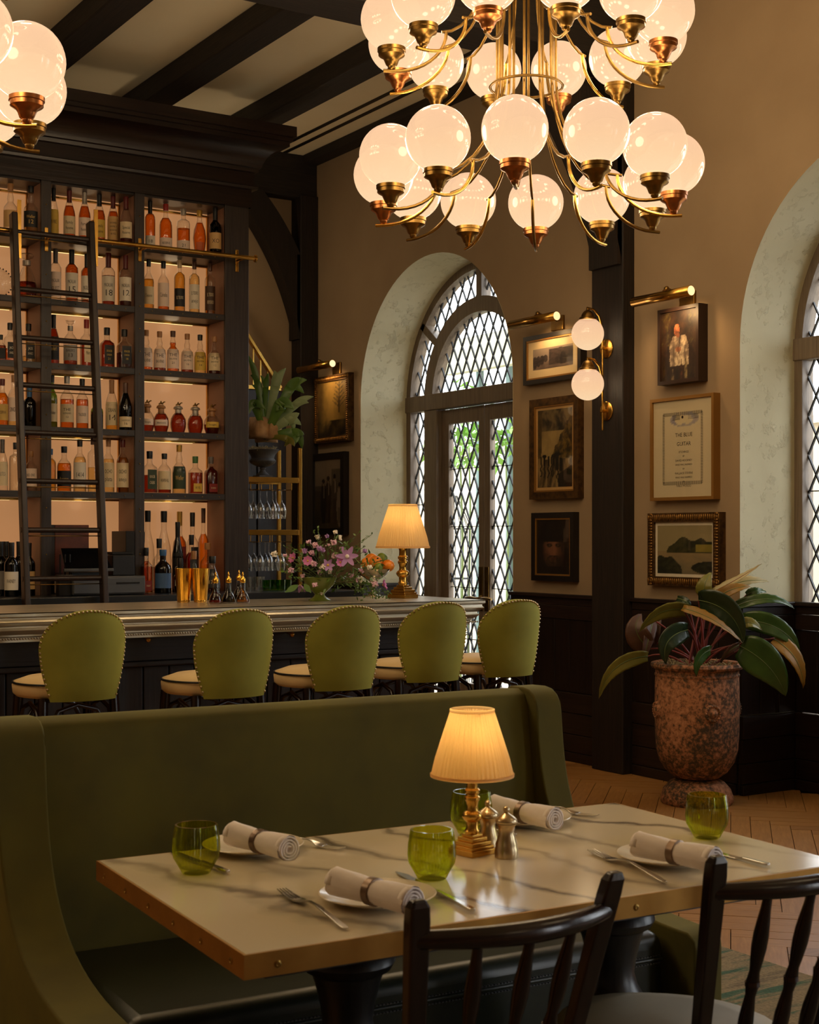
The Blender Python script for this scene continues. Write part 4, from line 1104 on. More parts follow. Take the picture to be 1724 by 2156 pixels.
# standing on the back counter: front, middle and back rows
LOW = [
 (311, 1075, 31, .20, 'tear', G, None, 0, 'black', None, '', 'ink', 'empty clear vodka style bottle with black stopper by the post'),
 (345, 1076, 33, .20, 'tear', G, 'deep', .25, 'black', None, '', 'ink', 'clear long necked bottle with green strip and a little whiskey'),
 (378, 1077, 30, .20, 'flat', G, 'orange', .80, 'gold', '+red', 'RED LABEL', 'gold', 'square blended whisky with slanted red label'),
 (405, 1079, 28, .19, 'flat', G, 'orange', .55, 'black', '+black', 'BLACK LABEL', 'gold', 'square blended whisky with slanted black label'),
 (428, 1070, 24, .21, 'flat', G, 'honey', .8, 'brown', None, '', 'ink', 'tall amber bottle tucked by the shelf end'),
 (374, 1099, 25, .09, 'slope', 'glass_dark', 'red', .7, 'black', '+black', 'GR', 'silver', 'slim dark bottle with black silver monogram label'),
 (403, 1126, 28, .10, 'flat', G, 'red', .8, 'black', '+black', '101', 'cream', 'dark red bourbon with black label behind the gold tins'),
 (437, 1143, 32, .08, 'std', G, 'orange', .45, 'cork', 'black', 'Vieux', 'cream', 'onion shaped bottle with black label by the shelf end'),
 (335, 1134, 30, .10, 'flat', G, 'deep', .55, 'black', None, '', 'ink', 'squat flask with brown cap behind the picture label bottle'),
 (300, 1120, 26, .12, 'flat', G, 'orange', .6, 'black', None, '', 'ink', 'clear flask half hidden by the shelf post'),
 (308, 1153, 27, -.03, 'flat', G, 'orange', .68, 'black', '-red', 'STRAIGHT', 'cream', 'embossed bourbon flask with low copper label on the counter'),
 (343, 1157, 37, -.06, 'std', 'glass_dark', 'red', .7, 'blue', 'blue', '', 'gold', 'dark rum with a blue and yellow picture label'),
 (380, 1175, 32, -.04, 'round', G, 'red', .5, 'black', 'cream', '', 'ink', 'round bottle half hidden by the gold tins'),
 (408, 1160, 30, -.06, 'deca', G, 'clear', .3, 'cork', None, '', 'ink', 'clear decanter behind the second gold tin'),
 (447, 1171, 36, -.06, 'deca', G, 'red', .5, 'black', 'black', '1792', 'gold', 'round shouldered bourbon marked 1792 at the shelf end'),
 (2, 1140, 31, .06, 'wine', 'glass_wine', 'cola', .7, 'black', 'grey', '', 'ink', 'wine bottle with grey label at the end of the wine row'),
 (24, 1142, 31, -.06, 'wine', 'glass_wine', 'cola', .7, 'black', 'white', 'RAINEY', 'ink', 'wine bottle with white and orange label'),
 (13, 1140, 28, .15, 'wine', 'glass_wine', 'cola', .7, 'black', None, '', 'ink', 'unlabelled wine bottle in the second row of the wine'),
 (40, 1140, 28, .15, 'wine', 'glass_wine', 'cola', .7, 'black', None, '', 'ink', 'dark wine bottle in the second row by the ladder stile'),
 (61, 1143, 27, .04, 'wine', 'glass_wine', 'cola', .7, 'black', 'tan', '', 'ink', 'wine bottle with beige label seen through the ladder'),
]
for (px, ty, wd, dy, shape, glass, liq, fill, cap, lab, text, ink, words) in LOW:
    yy = YS + dy
    p = at(px, ty, Y=yy); r = wd * p.dot(VW) / F / 2 * (.90 if shape == 'flat' else .97)
    if dy > 0: p, r, yy = settle(px, ty, wd, yy, .90 if shape == 'flat' else .97)
    bottle(words, 'wine_bottle' if shape == 'wine' else 'spirit_bottle', (p.x, yy, CT), shape, r, p.z - CT, glass, liq, fill, cap, lab, text, -1.9, 'bottles standing on the back counter', None, ink)
p = at(3, 590, Y=YS + .13)
dc = thing('round_decanter', 'round flat clear decanter with a studded rim on the second shelf', 'decanter', (p.x - .02, YS + .13, 2.857))
MB().lathe([(0, -.025), (.06, -.02), (.085, 0), (.06, .02), (0, .025)], 28, m=frame_mat((0, 0, .095), (1, 0, 0), (0, 0, 1), (0, -1, 0))).build('glass', 'glass_clear', dc, smooth=40)
sp = MB()
for k in range(26): sp.ball((.088 * math.cos(2 * PI * k / 26), 0, .095 + .088 * math.sin(2 * PI * k / 26)), .005, 6, 4)
sp = sp.build('studs', 'lead', dc, smooth=180); sp['kind'] = 'stuff'
MB().box((-.03, -.02, 0), (.03, .02, .012)).build('foot', 'lead', dc, bevel=.004)

# ---- till corner behind the ladder
dr = thing('cash_drawer', 'grey steel cash drawer on the back counter under the shelves', 'cash drawer', (3.25, 8.60, CT))
MB().box((-.22, 0, .004), (.255, .34, .118)).build('body', 'steel_dark', dr, bevel=.006)
MB().box((-.215, -.008, .012), (.25, .0, .108)).build('front', 'steel_dark', dr, bevel=.004)
MB().box((.06, -.016, .070), (.21, -.008, .080)).build('slot_handle', 'black_metal', dr)
tb = thing('payment_terminal', 'dark flat payment tablet on a stand above the cash drawer', 'tablet', (3.14, 8.62, CT + .118))
MB().box((-.16, -.01, .03), (.16, .012, .05)).build('tablet', 'steel_dark', tb, bevel=.004)
MB().box((-.10, .03, 0), (.10, .18, .028)).build('base', 'black', tb, bevel=.004)
MB().add([(-.15, .0, .05), (.15, .0, .05), (.13, .14, .17), (-.13, .14, .17)], [(0, 1, 2, 3)]).build('screen', 'black_gloss', tb, solid=.012)
bx = thing('receipt_printer', 'black box printer with a sloping lid on the back counter', 'printer', (3.40, 8.70, CT + .118))
MB().box((-.075, 0, 0), (.075, .16, .13)).build('body', 'black', bx, bevel=.006)
MB().box((-.07, .02, .131), (.07, .15, .15)).build('lid', 'black_metal', bx, bevel=.004)
mn = thing('burl_panel', 'burled walnut box standing against the lit panel behind the till', 'box', (3.18, 9.0, CT))
MB().box((-.125, 0, .0), (.10, .045, .44)).build('body', 'burl', mn, bevel=.003)
MB().box((-.155, .0, .0), (-.127, .045, .44)).build('side', 'shelf_wood', mn)
MB().box((-.125, -.002, .13), (.10, 0, .133)).build('seam', 'black', mn)
ms_ = thing('menu_folder', 'dark upright folder against the post beside the till', 'folder', (3.475, 8.78, CT))
MB().box((-.03, 0, 0), (.03, .25, .40)).build('cover', 'black_metal', ms_, bevel=.003)
pc = thing('pen_holder', 'dark holder with three bar tools beside the till', 'holder', (2.985, 8.66, CT))
MB().box((-.03, -.03, 0), (.06, .03, .13)).build('cup', 'black', pc, bevel=.004)
for k in range(3): MB().tube([(-.012 + .03 * k, 0, .06), (-.012 + .03 * k, .0, .255)], .006, 8).build('tool', 'black_metal', pc, smooth=60)

# ================================================================== ON THE BAR
for px, lab in ((387, 'fluted gold cocktail tin next to the other tin, farther from the bitters'), (422, 'fluted gold cocktail tin beside the bitters bottles')):
    b_ = at(px, 1268, Z=BT)
    t = thing('cocktail_tin', lab, 'cocktail tin', (b_.x, b_.y, BT), group='gold cocktail tins')
    fl_ = lambda a, z: 1 + .02 * math.cos(18 * a)
    MB().lathe([(.030, 0), (.032, .002), (.045, .165), (.046, .168), (.044, .168), (.031, .01), (0, .008)], 72, fn=fl_).build('tin', 'gold', t, smooth=60)
    MB().lathe([(.031, 0), (.033, .003), (.033, .012), (.0315, .014)], 36).build('base_ring', 'brass', t, smooth=40)
for px, py, lq, lab in ((454, 1271, 'ruby', 'bitters cruet of red liquid with gold dasher top'), (481, 1270, 'cola', 'bitters cruet of dark brown liquid with gold dasher top'),
                        (503, 1263, 'cola', 'dark bitters cruet standing behind the honey coloured one'), (511, 1270, 'honey', 'bitters cruet of honey coloured liquid with gold dasher top')):
    b_ = at(px, py, Z=BT)
    t = thing('bitters_cruet', lab, 'bottle', (b_.x, b_.y, BT), group='bitters cruets on the bar')
    MB().shell([(.028, 0), (.0335, .006), (.033, .018), (.024, .042), (.013, .060), (.0125, .105)], 20).build('glass', 'glass_clear', t, smooth=50)
    MB().lathe([(0, .003), (.031, .006), (.0305, .018), (.022, .042), (.0115, .060), (.0105, .075)], 18).build('liquid', 'liq_' + lq, t, smooth=50)
    MB().lathe([(.0135, .100), (.0145, .102), (.0145, .118), (.008, .126), (.004, .132), (.0055, .140), (.002, .152), (0, .154)], 14).build('dasher_top', 'gold', t, smooth=40)

def brass_lamp(label, loc, sc, rz, watts, group=None):
    t = thing('table_lamp', label, 'lamp', loc, rz, group); s = sc
    b = MB()
    for hw, z0, z1 in ((.034, 0, .012), (.031, .012, .018), (.027, .018, .026), (.021, .026, .034), (.015, .034, .040)):
        b.box((-hw * s, -hw * s, z0 * s), (hw * s, hw * s, z1 * s))
    b.build('base', 'brass', t, bevel=.0016 * s)
    pr = [(.014, .040), (.0155, .046), (.012, .052), (.0125, .064), (.017, .068), (.0205, .074), (.0205, .078), (.017, .083), (.0125, .086), (.011, .094), (.0125, .104), (.0155, .108),
          (.0155, .113), (.0125, .116), (.0125, .119), (.0155, .122), (.0155, .127), (.012, .131), (.0115, .146), (.013, .152), (.0175, .156), (.0175, .164), (.013, .168), (.0125, .185), (.006, .19), (.006, .215), (0, .215)]
    MB().lathe([(r * s, z * s) for r, z in pr], 28).build('column', 'brass', t, smooth=35)
    bl = MB().lathe([(0, .215 * s), (.006 * s, .216 * s), (.013 * s, .229 * s), (.012 * s, .242 * s), (.005 * s, .25 * s), (0, .251 * s)], 14).build('bulb', 'led_strip', t, smooth=60)
    n = 64
    def pl(a, z): return 1 + .020 * math.cos(n * a + 3 * math.sin(5 * a)) + .006 * math.cos(23 * a)
    zs = [.158, .19, .225, .258, .284]; rs = [.0810, .0735, .0625, .0520, .0435]
    MB().shell([(r * s, z * s) for r, z in zip(rs, zs)], n * 4, fn=pl).build('pleated_shade', 'silk', t, smooth=80)
    for z, r in ((.157, .0815), (.2855, .0435)):
        MB().shell([(r * s * .985, (z - .0035) * s), (r * s * 1.03, (z - .0025) * s), (r * s * 1.035, (z + .0025) * s), (r * s * .985, (z + .0035) * s)], 48).build('trim_band', 'silk', t, smooth=60)
    sp = MB()
    for k in range(3):
        a = 2 * PI * k / 3; sp.tube([(.006 * s * math.cos(a), .006 * s * math.sin(a), .21 * s), (.043 * s * math.cos(a), .043 * s * math.sin(a), .282 * s)], .0012 * s, 5)
    sp.build('shade_spider', 'brass', t)
    lamp('lamp_light', (0, 0, .234 * s), watts, (1, .74, .42), .021 * s, parent=t)
    return t
b_ = at(848, 1259, Z=BT)
brass_lamp('tall brass candlestick lamp with pleated silk shade on the zinc bar', (b_.x, b_.y, BT), 1.72, .35, 1.5)

# ---- flower bowl
b_ = at(683, 1266, Z=BT); BFL = Vector((b_.x, b_.y + .05, BT))
t = thing('footed_bowl', 'green glazed footed bowl holding the flowers on the bar', 'bowl', BFL)
MB().lathe([(.055, 0), (.058, .006), (.030, .022), (.024, .034), (.040, .05), (.075, .085), (.088, .12), (.083, .12), (.070, .088), (0, .06)], 32).build('bowl', 'bowl_green', t, smooth=40)
fb = thing('flower_bouquet', 'loose bouquet of pink cosmos, lilac clematis and white sweet peas in a green bowl', 'flowers', BFL + Vector((0, 0, .09)))
rnd = random.Random(11)
RL = Matrix.Rotation(-YAW, 4, 'Z')                # bouquet laid out across and up, seen squarely from the room
def fpos(px, py, dep=0.0):
    d = (BFL.dot(VW)) + dep; p = at(px, py, D=d); return p - (BFL + Vector((0, 0, .09)))
def petal_flower(name, px, py, rad, npet, m, wid, cup, dep, eye='petal_yellow', face=None):
    c = fpos(px, py, dep); f = Vector(face) if face else (-VW + Vector((0, 0, .25)) + RT * rnd.uniform(-.4, .4)); f.normalize()
    a0 = f.cross(Vector((0, 0, 1))).normalized(); b0 = f.cross(a0)
    mb = MB()
    for k in range(npet):
        an = 2 * PI * k / npet + rnd.uniform(-.1, .1); d = a0 * math.cos(an) + b0 * math.sin(an); s_ = f.cross(d)
        def pt(u, v):
            q = rad * v; ww = wid * rad * math.sin(PI * min(.98, .12 + .8 * v)) * (u * 2 - 1)
            return c + d * q + s_ * ww + f * (cup * rad * v * v + .25 * abs(ww))
        mb.grid(pt, 2, 4)
    o = mb.build(name, m, fb, smooth=60)
    MB().ball(c + f * rad * .06, rad * .2, 8, 5).build('flower_eye', eye, o, smooth=180)
    s_ = fpos(690, 1235, 0)
    MB().tube(bez(c - f * .002, c * .5 + s_ * .5 + Vector((0, 0, .03)), s_, 6), .0016, 5).build('stem', 'stem_green', o, smooth=180)
petal_flower('cosmos', 648, 1181, .026, 8, 'petal_pink', .42, .25, -.10)
petal_flower('cosmos', 617, 1175, .028, 8, 'petal_pink', .36, .3, -.08, face=(-.9, -.2, .3))
petal_flower('cosmos', 716, 1184, .024, 8, 'petal_pink', .4, .3, -.12)
petal_flower('cosmos', 806, 1232, .030, 8, 'petal_pink', .42, .5, -.05, face=(.5, -.4, .2))
petal_flower('clematis', 731, 1172, .056, 6, 'petal_lilac', .24, .12, -.12, 'petal_white')
petal_flower('clematis', 632, 1232, .032, 5, 'petal_lilac', .26, .9, -.06, face=(-.3, -.3, -.9))
petal_flower('clematis', 690, 1190, .034, 6, 'petal_lilac', .28, .3, -.10, 'petal_yellow')
def ruffle(px, py, r, m, dep):
    c = fpos(px, py, dep); mb = MB()
    for k in range(4):
        d = Vector((rnd.uniform(-1, 1), rnd.uniform(-1, .2), rnd.uniform(-.2, 1))).normalized(); a0 = d.cross(Vector((0, 0.3, 1))).normalized(); b0 = d.cross(a0)
        mb.grid(lambda u, v: c + d * r * .3 + a0 * (u - .5) * 2 * r * (1 - .3 * v) + b0 * (v - .4) * 1.6 * r + d * r * (.35 * math.sin(7 * u + k) + .5 * (v - .5) ** 2), 5, 4)
    o = mb.build('sweet_pea', m, fb, smooth=60)
    s_ = fpos(690, 1235, 0); MB().tube(bez(c, c * .5 + s_ * .5 + Vector((0, 0, .04)), s_, 6), .0015, 5).build('stem', 'stem_green', o, smooth=180)
for px, py, m in ((668, 1130, 'petal_white'), (706, 1120, 'petal_white'), (714, 1132, 'petal_white'), (600, 1170, 'petal_blush'), (577, 1166, 'petal_white'), (664, 1147, 'petal_blush'),
                  (680, 1158, 'petal_lilac'), (672, 1155, 'petal_lilac'), (690, 1150, 'petal_blush'), (650, 1142, 'petal_blush'), (702, 1142, 'petal_blush'), (679, 1194, 'petal_white'),
                  (672, 1205, 'petal_blush'), (694, 1203, 'petal_white'), (661, 1186, 'petal_blush'), (705, 1170, 'petal_blush'), (757, 1220, 'petal_white'), (784, 1222, 'petal_white'), (790, 1230, 'petal_blush'),
                  (750, 1222, 'petal_blush'), (760, 1202, 'petal_blush'), (778, 1195, 'petal_white'), (637, 1212, 'petal_blush'), (740, 1212, 'petal_blush'), (663, 1232, 'petal_blush'), (675, 1248, 'petal_white'), (612, 1200, 'petal_blush'),
                  (719, 1155, 'petal_blush'), (768, 1160, 'petal_lilac'), (688, 1128, 'petal_lilac'), (655, 1165, 'petal_blush'), (640, 1160, 'petal_lilac')):
    ruffle(px, py, rnd.uniform(.010, .016), m, rnd.uniform(-.14, .0))
fo = MB(); sm = MB()
def leaf_q(mb, p, d, ln, w):
    s_ = d.cross(Vector((rnd.uniform(-1, 1), rnd.uniform(-1, 1), 1))).normalized()
    mb.add([p, p + d * ln * .45 + s_ * w, p + d * ln, p + d * ln * .45 - s_ * w], [(0, 1, 2, 3)])
for k in range(520):
    an = rnd.uniform(0, 2 * PI); q = math.sqrt(rnd.random())
    px = 690 + 108 * q * math.cos(an) + 12; py = 1190 - 52 * q * math.sin(an)
    if px > 745: py += 34 * rnd.random()
    leaf_q(fo, fpos(px, py, rnd.uniform(-.12, .10)), Vector((rnd.uniform(-1, 1), rnd.uniform(-1, 1), rnd.uniform(-.6, 1))).normalized(), rnd.uniform(.018, .04), rnd.uniform(.003, .008))
for k in range(260):                               # trailing sprays over the bar
    q = rnd.random(); px = 735 + 75 * q + rnd.uniform(-14, 14); py = 1215 + 44 * math.sqrt(q) + rnd.uniform(-16, 6)
    leaf_q(fo, fpos(px, min(py, 1262), rnd.uniform(-.12, -.03)), Vector((rnd.uniform(-1, 1), rnd.uniform(-1, 0), rnd.uniform(-.6, .6))).normalized(), rnd.uniform(.012, .026), rnd.uniform(.003, .006))
for px, py in ((598, 1150), (606, 1148), (775, 1128), (783, 1125), (755, 1122), (668, 1112), (660, 1118), (738, 1135), (770, 1150)):
    c = fpos(px, py, -.04); s_ = fpos(690, 1210, 0)
    pth = bez(s_, s_ * .4 + c * .6 + Vector((0, 0, .02)), c, 10); sm.tube(pth, .0012, 5)
    for i in range(4, 11): leaf_q(fo, pth[i], Vector((rnd.uniform(-1, 1), rnd.uniform(-1, 1), rnd.uniform(-.2, 1))).normalized(), .020, .005)
o = fo.build('foliage', 'leaf_fern', fb); o['kind'] = 'stuff'
o = sm.build('stems', 'stem_green', fb); o['kind'] = 'stuff'
for px, py, ex, ey in ((628, 1232, 600, 1247), (640, 1230, 655, 1248)):
    c0, c1 = fpos(px, py, -.1), fpos(ex, ey, -.14); d = c1 - c0; s_ = VW.cross(d).normalized()
    MB().grid(lambda u, v: c0 + d * v + s_ * (u - .5) * .030 * math.sin(PI * min(.97, v + .05)), 2, 6).build('leaf', 'leaf_fern', fb, smooth=60)

# ---- fruit bowl
b_ = at(795, 1257, Z=BT)
FB = Vector((b_.x + .02, b_.y + .08, BT))
t = thing('fruit_bowl', 'silver footed dish heaped with citrus beside the flowers', 'bowl', FB)
MB().lathe([(.05, 0), (.052, .005), (.018, .015), (.012, .03), (.012, .075), (.03, .09), (.075, .118), (.098, .150), (.095, .151), (.07, .125), (0, .10)], 32).build('dish', 'silver', t, smooth=40)
for i, (px, py, r, m, nm, lab) in enumerate(((772, 1186, .034, 'orange_peel', 'orange', 'orange half hidden by the flowers at the side of the dish'), (782, 1178, .036, 'orange_peel', 'orange', 'orange on top at the back of the citrus heap'),
                                  (791, 1184, .037, 'orange_peel', 'orange', 'large orange in the middle of the citrus heap'), (817, 1191, .035, 'orange_peel', 'orange', 'orange lying by the rim towards the lamp'),
                                  (804, 1177, .031, 'lime_peel', 'lime', 'dark green lime on top of the oranges'), (797, 1195, .024, 'lime_peel', 'lime', 'small green lime in front of the oranges'))):
    d = FB.dot(VW) + (.03, .05, -.03, 0, .06, -.06)[i]
    c = at(px, py, D=d)
    o = MB().ball((0, 0, 0), r, 20, 14, (1, 1, .95 if nm == 'orange' else 1.1)).build(nm, m, None, smooth=180); o.location = c
    tag(o, lab, nm, 'citrus in the silver dish')

# ================================================================== GLASS RACK
RX0, RX1, RY0, RY1 = 4.36, 4.82, 9.0, 9.32
rk = thing('glass_rack', 'brass standing rack with wire rails for stemware', 'rack', (0, 0, CT))
for x, y, top in ((RX1, RY0, 2.0), (RX1, RY1, 2.0), (RX0 + .02, RY0, 1.83), (RX0 + .02, RY1, 2.2)):
    MB().box((x - .012, y - .012, 0), (x + .012, y + .012, top - CT)).build('upright', 'brass', rk, bevel=.003)
for z in (1.79, 1.425):
    for yy in (RY0, RY1):
        MB().box((RX0 + .03, yy - .012, z - .038 - CT), (RX1 - .012, yy + .012, z - CT)).build('shelf_frame', 'brass', rk, bevel=.003)
    MB().box((RX0 + .03, RY0 + .012, z - .012 - CT), (RX1 - .012, RY1 - .012, z - .004 - CT)).build('shelf', 'brass', rk)
    for k in range(5):
        x = RX0 + .06 + k * .085
        rw = MB().tube([(x, RY0 + .01, z - .030 - CT), (x, RY0 + .01, z - .085 - CT), (x, RY1 - .01, z - .085 - CT), (x, RY1 - .01, z - .03 - CT)], .003, 6).build('hanger_wire', 'brass', rk, smooth=60)
    sx = 4.47
def wineglass(t, h):
    MB().lathe([(0, 0), (.032, -.001), (.033, -.003), (.006, -.006), (.0035, -.012), (.003, -.075), (.006, -.088), (.024, -.112), (.034, -.145), (.032, -.178), (.027, -.205)], 22).shell([(.0265, -.204), (.0315, -.178), (.033, -.145), (.023, -.114), (.004, -.095)], 22).build('glass', 'glass_stem', t, smooth=60)
g0 = None
for z, row, nm in ((1.79, (522, 533, 548, 562, 574, 581, 593), 'upper'), (1.425, (522, 534, 547, 558, 566, 580, 591), 'lower')):
    for k, px in enumerate(row):
        y = RY0 + (.07, .18, .07, .16, .07, .2, .07)[k]
        p = at(px, 1050, Y=y)
        t = thing('wine_glass', 'clear wine glass hanging upside down from the %s brass rail' % nm, 'glass', (p.x, y, z - .082), group='stemware hanging in the brass rack, ' + nm + ' rail')
        if g0 is None:
            wineglass(t, .2); g0 = t
        else:
            c = g0.children[0].copy(); COL.objects.link(c); c.parent = t
def tumbler(label, px, py, Y, z, r, h, m, grp, flut=0):
    p = at(px, py, Y=Y)
    t = thing('tumbler', label, 'glass', (p.x, Y, z), group=grp)
    fn = (lambda a, q: 1 + .03 * math.cos(flut * a)) if flut else None
    MB().lathe([(0, .0), (r * .9, .0), (r, h), (r * .93, h), (r * .82, .010), (0, .010)], 40, fn=fn).build('glass', m, t, smooth=50)
for i, px in enumerate((523, 532, 541, 549)):
    tumbler('clear ribbed tumbler in the row under the hanging stemware', px, 1230, 8.75 + .04 * (i % 2), CT, .024, .095, 'glass_stem', 'clear tumblers under the rack', 12)
for i, px in enumerate((562, 577, 592, 605)):
    tumbler('green glass tumbler in the row under the brass rack', px, 1230, 8.75 + .03 * (i % 2), CT, .030, .072, 'glass_jade', 'green tumblers under the rack')

# ---- urn with a staghorn fern on the rack
p = at(553, 997, Y=9.16); UR = Vector((p.x, 9.16, 1.79))
t = thing('garden_urn', 'dark cast iron urn with lobed bowl on top of the brass rack', 'urn', UR)
MB().box((-.052, -.052, 0), (.052, .052, .018)).build('plinth', 'iron_urn', t, bevel=.003)
MB().lathe([(.044, .018), (.046, .024), (.036, .032), (.022, .045), (.016, .058), (.022, .064), (.022, .070), (.016, .076)], 24).build('foot', 'iron_urn', t, smooth=40)
MB().lathe([(.02, .076), (.055, .088), (.082, .104), (.090, .120), (.084, .132), (.080, .137)], 48, fn=lambda a, z: 1 + .05 * abs(math.sin(9 * a)) * (1 if z < .13 else 0)).build('lobed_bowl', 'iron_urn', t, smooth=50)
MB().lathe([(.080, .137), (.082, .150), (.090, .168), (.112, .190), (.118, .196), (.112, .200), (.095, .192), (0, .185)], 32).build('flared_rim', 'iron_urn', t, smooth=40)
FN = UR + Vector((0, 0, .19))
sf = thing('staghorn_fern', 'staghorn fern with forked grey green fronds in the iron urn', 'plant', FN)
rnd = random.Random(5)
def gp(px, py, dep=0.0):
    return at(px, py, D=UR.dot(VW) + dep) - FN
def frond(base, fork, tips, w0, m):
    """one antler frond: a stem that widens to a fork and splits into lobes"""
    mb = MB(); b, f = Vector(base), Vector(fork); tv = VW * -1
    def strip(a, c, e, wa, wb, taper):
        pts = bez(a, c, e, 8); vs = []; fs = []
        for i, p in enumerate(pts):
            d = (pts[min(8, i + 1)] - pts[max(0, i - 1)]).normalized(); s_ = d.cross(tv).normalized(); q = i / 8
            w = (wa + (wb - wa) * q) * (1 if not taper else max(.04, math.sqrt(max(0, 1 - q ** 3)) * (1 + .35 * math.sin(PI * q))))
            vs += [p - s_ * w + tv * w * .25, p - tv * w * .2, p + s_ * w + tv * w * .25]
        for i in range(8): fs += [(3 * i, 3 * i + 1, 3 * i + 4, 3 * i + 3), (3 * i + 1, 3 * i + 2, 3 * i + 5, 3 * i + 4)]
        mb.add(vs, fs)
    strip(b, (b + f) / 2 + Vector((0, 0, .03)) + tv * .03, f, w0 * .35, w0, False)
    for e in tips:
        e = Vector(e); strip(f - (f - b).normalized() * w0 * .5, f + (f - b).normalized() * (e - f).length * .45, e, w0 * .85, w0 * .5, True)
    mb.build('frond', m, sf, smooth=60, solid=.002)
B0 = gp(560, 925)
for fork, tips, w, m, dp in (((540, 800), ((520, 745), (533, 762), (527, 790)), .022, 'leaf_fern', -.02), ((580, 812), ((602, 775), (578, 780), (592, 800)), .034, 'leaf_silver', -.03),
                             ((612, 815), ((632, 795), (646, 800), (640, 828)), .036, 'leaf_fern', -.05), ((592, 850), ((580, 868), (600, 868), (618, 862)), .046, 'leaf_fern', -.10),
                             ((622, 852), ((660, 835), (650, 848), (637, 852)), .028, 'leaf_silver', -.03), ((536, 852), ((524, 845), (518, 880), (560, 862)), .032, 'leaf_fern', -.12),
                             ((606, 885), ((630, 870), (634, 895), (620, 905)), .036, 'leaf_silver', -.07), ((618, 912), ((640, 915), (636, 945), (622, 935)), .036, 'leaf_fern', -.08),
                             ((560, 815), ((548, 790), (565, 785)), .02, 'leaf_fern', .05), ((606, 925), ((620, 940), (598, 940)), .024, 'leaf_olive', -.1), ((550, 830), ((530, 810), (545, 800)), .024, 'leaf_fern', .06)):
    frond(B0, gp(*fork, dp), [gp(*e, dp + rnd.uniform(-.04, .03)) for e in tips], w, m)
for k, (px, py, w, h) in enumerate(((545, 900, .07, .075), (575, 905, .06, .07), (530, 905, .05, .065), (560, 915, .08, .055))):
    c = gp(px, py, -.05 + .03 * k)
    MB().grid(lambda u, v: c + RT * (u - .5) * 2 * w + Vector((0, 0, (v - .5) * 2 * h)) - VW * (.05 - .09 * ((u - .5) ** 2 + (v - .45) ** 2) * 2 + .008 * math.sin(20 * u) * v), 12, 8).build('shield_frond', 'shield_frond', sf, smooth=60, solid=.003)
ms2 = MB()
for k in range(240):
    a = rnd.uniform(0, 2 * PI); q = .10 * math.sqrt(rnd.random()); c = Vector((q * math.cos(a), q * math.sin(a), rnd.uniform(-.004, .02)))
    d = Vector((rnd.uniform(-1, 1), rnd.uniform(-1, 1), rnd.uniform(-.3, .6))).normalized() * .02
    ms2.tube(bez(c, c + d + Vector((0, 0, .01)), c + d * 1.5, 3), .0016, 4)
o = ms2.build('moss', 'moss', sf); o['kind'] = 'stuff'

# ---- stair balustrade in the corner
sb = thing('stair_balustrade', 'dark stair panelling with a sloping brass handrail behind the rack', 'balustrade', (0, 0, 0))
ya = 10.16
p1, p2 = at(517, 700, Y=ya), at(590, 818, Y=ya)
for k in range(3):
    MB().box((4.55 + k * .26, ya, 0), (4.80 + k * .26, ya + .06, p2.z - .02)).build('panel', 'dark_wood', sb, bevel=.004)
MB().box((4.5, ya - .02, p2.z - .02), (p2.x, ya + .06, p2.z + .012)).build('base_rail', 'brass', sb, bevel=.003)
d = (p2 - p1).normalized(); p0 = p1 - d * .5
MB().box((0, -.022, -.014), ((p2 - p0).length, .022, .014), frame_mat(p0, d, Vector((0, 1, 0)), d.cross(Vector((0, 1, 0))))).build('handrail', 'brass', sb, bevel=.004)
for k in range(6):
    x = p2.x - .05 - k * .062; z = p1.z + (x - p1.x) / (p2.x - p1.x) * (p2.z - p1.z)
    MB().box((x - .006, ya - .006, p2.z), (x + .006, ya + .006, z)).build('baluster', 'brass', sb)

